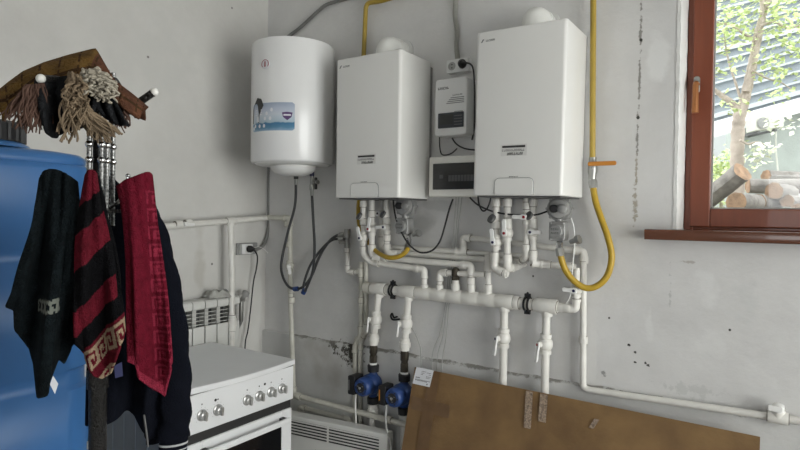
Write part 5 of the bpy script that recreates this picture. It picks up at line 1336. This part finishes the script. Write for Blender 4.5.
for j in range(-14, 15):
    row = []
    for i in range(nu + 1):
        u_ = i / nu; rg = poly_at(ridge, u_); t = abs(j) / 14
        tg = poly_at(front, u_) if j > 0 else poly_at(backe, u_)
        hz = rg.lerp(tg, t) ; 
        hz += Z_ * .012 * math.sin(math.pi * t) + RN * (.008 * math.sin(u_ * 30) * t + (.012 * math.sin(math.pi * t) if j > 0 else -.012 * math.sin(math.pi * t)))
        row.append(hz)
    rows.append(row)
cloth('woven_cloth', rows, ['mustard', 'rust', 'weave_dark'], SH, None, lambda c, u_, v_: 2 if (int(u_ * 80) % 9 == 4 and int(v_ * 56) % 5) or int(v_ * 28) == 24 else (1 if u_ > .60 or (v_ < .5 and u_ > .5) else 0), .008)
# rolled end at the right
ra_ = [(1.499,-1.854,1.862), (1.512,-1.829,1.836), (1.528,-1.801,1.804)]
b = MB(); P = smooth(ra_, 6); b.tube(P, [.010 + .010 * k / (len(P) - 1) for k in range(len(P))], 14); build('rolled_edge', b, 'rust', SH)
build('fringe', strands([(1.506,-2.030,1.822), (1.520,-2.003,1.829)], [(1.492,-2.057,1.757), (1.499,-2.044,1.751), (1.505,-2.032,1.740), (1.514,-2.015,1.742), (1.522,-2.000,1.763)], 90, .0020, 5, .006), 'y_rust', SH)['label'] = 'rust and grey yarn fringe'
build('fringe', strands([(1.539,-1.885,1.859), (1.548,-1.868,1.823)], [(1.542,-1.878,1.771), (1.552,-1.861,1.760), (1.557,-1.851,1.782)], 46, .0022, 15, .006), 'y_rust', SH)

DS = thing('dark_scarf', 'charcoal scarf with long beige tassels hanging below the shawl', 'scarf', (1.515,-1.971,1.834))
rows = coons([(1.500,-2.009,1.835), (1.510,-1.991,1.845), (1.521,-1.970,1.850), (1.533,-1.948,1.849), (1.547,-1.923,1.846)], [(1.507,-1.997,1.757), (1.510,-1.991,1.733), (1.514,-1.983,1.728), (1.520,-1.973,1.737), (1.530,-1.954,1.739), (1.540,-1.936,1.759), (1.547,-1.923,1.768)], [(1.500,-2.009,1.835), (1.502,-2.006,1.799), (1.507,-1.997,1.757)], [(1.547,-1.923,1.846), (1.549,-1.918,1.810), (1.547,-1.923,1.768)], 50, 40,
             lambda u_, v_: .022 * math.sin(u_ * 13) * (.4 + v_) + .012 * math.sin(math.pi * v_))
cloth('knitted_cloth', rows, ['y_dark'], DS, None, None, .008)
rows = coons([(1.548,-1.932,1.840), (1.558,-1.913,1.851), (1.565,-1.900,1.832)], [(1.562,-1.906,1.778), (1.572,-1.886,1.763), (1.584,-1.865,1.759)], [(1.548,-1.932,1.840), (1.553,-1.922,1.805), (1.562,-1.906,1.778)], [(1.565,-1.900,1.832), (1.576,-1.880,1.789), (1.584,-1.865,1.759)], 24, 24, lambda u_, v_: .012 * math.sin(u_ * 12 + v_ * 3))
cloth('knitted_cloth', rows, ['y_dark'], DS, None, None, .006)
build('tassel', strands([(1.567,-1.969,1.846), (1.574,-1.957,1.840)], [(1.554,-1.983,1.735), (1.560,-1.973,1.724), (1.566,-1.961,1.765)], 46, .0026, 25, .011, nseg=14), 'y_beige', DS)['label'] = 'beige tassel'
build('tassel', strands([(1.570,-1.963,1.808), (1.575,-1.954,1.785)], [(1.560,-1.930,1.738), (1.570,-1.911,1.731), (1.579,-1.894,1.737), (1.586,-1.881,1.746)], 60, .0027, 35, .009, nseg=14), 'y_beige', DS)
build('tassel', strands([(1.568,-1.978,1.829), (1.573,-1.968,1.783)], [(1.555,-1.982,1.743), (1.563,-1.967,1.769), (1.569,-1.955,1.778)], 30, .0026, 45, .008), 'y_beige', DS)
build('tassel', strands([(1.573,-1.980,1.851), (1.583,-1.962,1.842)], [(1.575,-1.977,1.789), (1.586,-1.956,1.784)], 34, .0030, 75, .010, .004, 16), 'y_beige', DS)
KS = thing('cream_scarf', 'cream curly yarn scarf end bunched by the middle peg of the coat stand', 'scarf', (1.583,-1.930,1.845))
build('curly_yarn', strands([(1.580,-1.957,1.859), (1.590,-1.938,1.862), (1.596,-1.927,1.856)], [(1.574,-1.946,1.823), (1.583,-1.930,1.809), (1.589,-1.917,1.810), (1.596,-1.906,1.812)], 34, .0030, 55, .010, .006, 24), 'y_cream', KS)
build('curly_yarn', strands([(1.586,-1.956,1.855), (1.596,-1.937,1.866)], [(1.591,-1.935,1.847), (1.600,-1.919,1.833), (1.603,-1.913,1.822)], 20, .0030, 65, .008, .007, 24), 'y_cream', KS)

# ------------------------------------------------------------------ garden outside the window
GZ = 1.15
tag(build('ground_outside', MB().box((.2, WT, GZ - .3), (9, 14, GZ)), 'ground', flat=True), kind='structure')
fwd = V((-0.5559, 0.8311, 0)).normalized(); rgt = V((0.8311, 0.5559, 0)).normalized()
HS = thing('neighbouring_house', 'grey rendered house with white eaves and dark ribbed cladding beyond the garden', 'house', (2.599,6.987,1.585))
b = MB().prism([(2.229,6.736,1.411), (4.119,7.999,1.386), (4.073,8.014,3.574), (2.196,6.746,2.981)], fwd * .3); build('rendered_wall', b, 'housewall', HS)
b = MB().prism([(1.470,8.032,1.401), (2.190,8.514,1.380), (2.147,8.527,3.412), (1.428,8.046,3.400)], fwd * .2); build('far_wall', b, 'fascia', HS)
b = MB().prism([(1.569,5.961,2.770), (4.020,7.619,3.634), (4.024,7.617,3.445), (1.573,5.960,2.554)], fwd * .35); build('eaves_board', b, 'fascia', HS)['label'] = 'white eaves board'
b = MB().prism([(1.561,6.016,2.777), (4.028,7.685,3.647), (4.098,8.830,7.342), (1.356,6.980,6.542)], fwd * .1); cl_ = build('cladding', b, 'cladding', HS); cl_['label'] = 'dark ribbed metal cladding'
b = MB()
pl_, pr_ = V((1.566,5.983,2.773)), V((4.023,7.645,3.639)); ul, ur = V((1.361,6.947,6.525)), V((4.093,8.790,7.322))
for k in range(24):
    t = (k + .5) / 24; a_, c_ = pl_.lerp(ul, t), pr_.lerp(ur, t)
    w = .016 if k % 6 else .034
    d = (ul - pl_).normalized() * w
    b.prism([a_ - d, c_ - d, c_ + d, a_ + d], -fwd * .03)
build('cladding_ribs', b, 'claddinglight', cl_)
AC = thing('outdoor_unit', 'beige air conditioner unit under the eaves of the neighbouring house', 'air conditioner', (2.555,6.622,2.827))
b = MB().prism([(2.419,6.172,2.905), (2.730,6.382,2.988), (2.735,6.380,2.794), (2.423,6.171,2.737)], fwd * .2); build('casing', b, 'acbeige', AC, bevel=.01)
p = V((2.507,6.217,2.840)); build('fan_grille', MB().lathe([(0, .075), (.012, .075), (.016, .06)], p, -fwd, 20), 'conduit', AC)
b = MB()
for px in ((2.465,6.223,2.741), (2.649,6.347,2.770)):
    q_ = V(px); b.prism([q_ - rgt * .012 - Z_ * .03, q_ + rgt * .012 - Z_ * .03, q_ + rgt * .012, q_ - rgt * .012], fwd * .58)
build('bracket', b, 'darkgrey', AC)
build('drain_hose', MB().tube(smooth([(2.645,6.742,2.809), (2.651,6.740,2.537), (2.680,6.753,2.239)]), .012, 6), 'acbeige', AC)

TR = thing('garden_tree', 'slender pale barked tree with light green leaves outside the window', 'tree', ((2.395,3.482,1.625)[0], (2.395,3.482,1.625)[1], GZ))
def limb(P, r0, r1, nm='branch', par=None):
    P = smooth(P, 8); n = len(P)
    return build(nm, MB().tube(P, [r0 + (r1 - r0) * k / (n - 1) + .004 * math.sin(k * 1.7) * r0 / .06 for k in range(n)], 12), 'bark', par or TR)
base = V(((2.395,3.482,1.625)[0], (2.395,3.482,1.625)[1], GZ))
limb([base] + [V(p) for p in [(2.390,3.484,1.853), (2.385,3.485,2.126), (2.386,3.492,2.400), (2.398,3.504,2.564)]], .062, .052, 'trunk')
limb([(2.399,3.503,2.528), (2.433,3.530,2.693), (2.467,3.556,2.894), (2.493,3.578,3.077), (2.512,3.594,3.259), (2.554,3.626,3.442), (2.602,3.663,3.662), (2.627,3.685,3.954)], .048, .022)
limb([(2.391,3.498,2.546), (2.343,3.469,2.636), (2.282,3.428,2.690), (2.220,3.388,2.744), (2.158,3.348,2.797), (2.088,3.303,2.888)], .034, .013)
limb([(2.443,3.477,2.736), (2.483,3.508,2.936), (2.517,3.535,3.135), (2.543,3.556,3.298), (2.547,3.562,3.497), (2.526,3.554,3.749)], .03, .014)
limb([(2.412,3.514,2.638), (2.362,3.485,2.819), (2.313,3.456,2.982), (2.280,3.436,3.146), (2.261,3.427,3.310)], .012, .005)
limb([(2.486,3.449,2.922), (2.591,3.518,2.853), (2.696,3.588,2.819), (2.787,3.647,2.749)], .010, .004)
limb([(2.410,3.385,2.295), (2.470,3.425,2.260), (2.529,3.465,2.279), (2.589,3.505,2.262)], .012, .005)
limb([(2.510,3.471,3.191), (2.420,3.412,3.243), (2.329,3.352,3.313), (2.209,3.273,3.347)], .014, .006)
limb([(2.537,3.492,3.317), (2.640,3.562,3.354), (2.745,3.631,3.302), (2.864,3.711,3.340)], .014, .006)
def leaves(nm, blobs, m_, seed, size, par):
    rl = random.Random(seed); b = MB()
    for c, rx, n in blobs:
        c = V(c)
        for _ in range(n):
            p = c + V((rl.gauss(0, rx), rl.gauss(0, rx), rl.gauss(0, rx * .7)))
            d = V((rl.uniform(-1, 1), rl.uniform(-1, 1), rl.uniform(-.8, .3))).normalized(); nn = V((rl.uniform(-.6, .6), rl.uniform(-.9, .2), 1)).normalized()
            s_ = d.cross(nn).normalized(); L_ = size * rl.uniform(.7, 1.3); w = L_ * .36
            up_ = d.cross(s_).normalized() * L_ * .08
            b.add([p, p + d * L_ * .4 + s_ * w + up_, p + d * L_, p + d * L_ * .4 - s_ * w + up_], [(0, 1, 2), (0, 2, 3)])
    return build(nm, b, m_, par, flat=True, fixn=False)
leaves('foliage', [((2.253,3.303,3.366), .16, 190), ((2.415,3.535,3.540), .20, 190), ((2.670,3.581,3.355), .14, 150), ((2.798,3.543,3.164), .12, 110), ((2.618,3.539,3.014), .10, 50), ((2.354,3.366,3.171), .12, 70), ((2.263,3.300,2.901), .08, 30), ((2.680,3.458,2.882), .07, 34), ((2.713,3.477,2.707), .06, 34), ((2.351,3.232,2.587), .05, 26), ((2.168,3.242,3.185), .12, 60), ((2.793,3.667,3.509), .18, 150), ((2.635,3.430,2.986), .015, 6)], 'leaf', 3, .055, TR)
leaves('blossom', [((2.535,3.346,2.178), .05, 26), ((2.592,3.386,2.231), .05, 26), ((2.566,3.365,2.108), .035, 14), ((2.646,3.426,2.460), .06, 22), ((2.756,3.499,2.418), .05, 14)], 'leafpale', 4, .055, TR)
BU = thing('garden_bush', 'bright green bush seen between the tree trunk and the window sash', 'bush', ((2.155,4.890,1.804)[0], (2.155,4.890,1.804)[1], GZ))
leaves('foliage', [((2.157,4.899,2.192), .13, 320), ((2.161,4.897,1.976), .15, 260), ((2.166,4.896,1.748), .15, 200)], 'leaf', 8, .06, BU)
build('stem', MB().tube([BU.location, V((2.160,4.897,2.033))], .02, 8), 'bark', BU)
def log(c, d, r, ln, label):
    c = V(c); d = V(d).normalized(); T = thing('firewood_log', label, 'log', c + d * ln / 2 - Z_ * r, 'firewood logs outside the window')
    rl = random.Random(int(abs(c.x) * 1000)); b = MB(); n = 18
    dd, u, w = frame_of(d); vs = []; rr = [r * (1 + rl.uniform(-.08, .08)) for _ in range(n)]
    for k_ in range(6):
        for k in range(n):
            t = 2 * math.pi * k / n; vs.append(c + d * ln * k_ / 5 + (u * math.cos(t) + w * math.sin(t)) * rr[k] * (1 + .03 * math.sin(k_ * 2 + k)))
    fs = [(i * n + k, i * n + (k + 1) % n, (i + 1) * n + (k + 1) % n, (i + 1) * n + k) for i in range(5) for k in range(n)]
    b.add(vs, fs); build('bark', b, 'logbark', T)
    for e, s_ in ((0, -1), (5, 1)):
        ring = vs[e * n:(e + 1) * n]; cc = sum(ring, V((0, 0, 0))) / n; bb = MB()
        bb.add([p + d * s_ * .002 for p in ring] + [cc + d * s_ * .002], [(k, (k + 1) % n, n) for k in range(n)])
        for q in (.35, .62, .85): bb.tube([cc + (p - cc) * q + d * s_ * .003 for p in ring] + [cc + (ring[0] - cc) * q + d * s_ * .003], .0012, 4)
        build('cut_face', bb, 'logend', T)
fwd_d = V((-.35, .93, 0))
log((2.502,1.995,1.908), (-.75, .55, -.62), .070, .34, 'thick firewood log leaning up with its big cut face highest')
log((2.486,1.739,1.696), (.3, 1, 0), .062, .4, 'firewood log lowest in the pile with a broad pinkish cut face')
log((2.687,2.116,1.781), (.25, .93, .0), .056, .36, 'firewood log with a round ringed cut face beside the lengthways one')
log((2.515,2.556,1.841), (.9, .35, .0), .055, .42, 'pale barked firewood log lying lengthways across the pile')
log((2.624,2.800,1.930), (.6, .8, .0), .045, .4, 'firewood log at the top of the pile behind the ringed one')
log((2.762,2.165,1.714), (.25, .93, .0), .043, .4, 'firewood log with a cut face beside the ringed one')
log((2.594,2.053,1.705), (.25, .93, .0), .055, .4, 'grey firewood log between the two lowest cut faces')
log((2.823,2.085,1.652), (.35, .9, .0), .045, .4, 'firewood log at the low outer end of the pile')
log((2.543,2.016,1.567), (.25, .93, 0), .072, .42, 'firewood log at the bottom under the grey one')
log((2.720,2.134,1.543), (.25, .93, 0), .075, .42, 'firewood log at the bottom under the ringed one')
p = V((2.867,3.257,1.670)); T = thing('garden_chair', 'pale plastic chair edge standing beyond the log pile', 'chair', (p.x, p.y, GZ))
zc_ = (2.860,3.259,2.003)[2]
b = MB(); rr_ = fillet([p + Z_ * (GZ - p.z), V((p.x, p.y, zc_)), V((p.x, p.y, zc_)) + rgt * .4, p + rgt * .4 + Z_ * (GZ - p.z)], .12, 8); b.tube(rr_, .018, 10); build('back_frame', b, 'fascia', T)
b = MB()
for k in range(5): b.tube([p + rgt * (.06 + k * .07) + Z_ * (.45 + GZ - p.z), V((p.x, p.y, zc_ - .01)) + rgt * (.06 + k * .07)], .012, 8)
build('back_slats', b, 'fascia', T)
b = MB().prism([p + Z_ * (GZ + .42 - p.z), p + rgt * .4 + Z_ * (GZ + .42 - p.z), p + rgt * .4 - fwd * .4 + Z_ * (GZ + .42 - p.z), p - fwd * .4 + Z_ * (GZ + .42 - p.z)], Z_ * .03); build('seat', b, 'fascia', T)
for k, q in enumerate((p - fwd * .38 + rgt * .02, p - fwd * .38 + rgt * .38)): build('leg', MB().tube([V((q.x, q.y, GZ)), V((q.x, q.y, GZ + .42))], .016, 8), 'fascia', T)
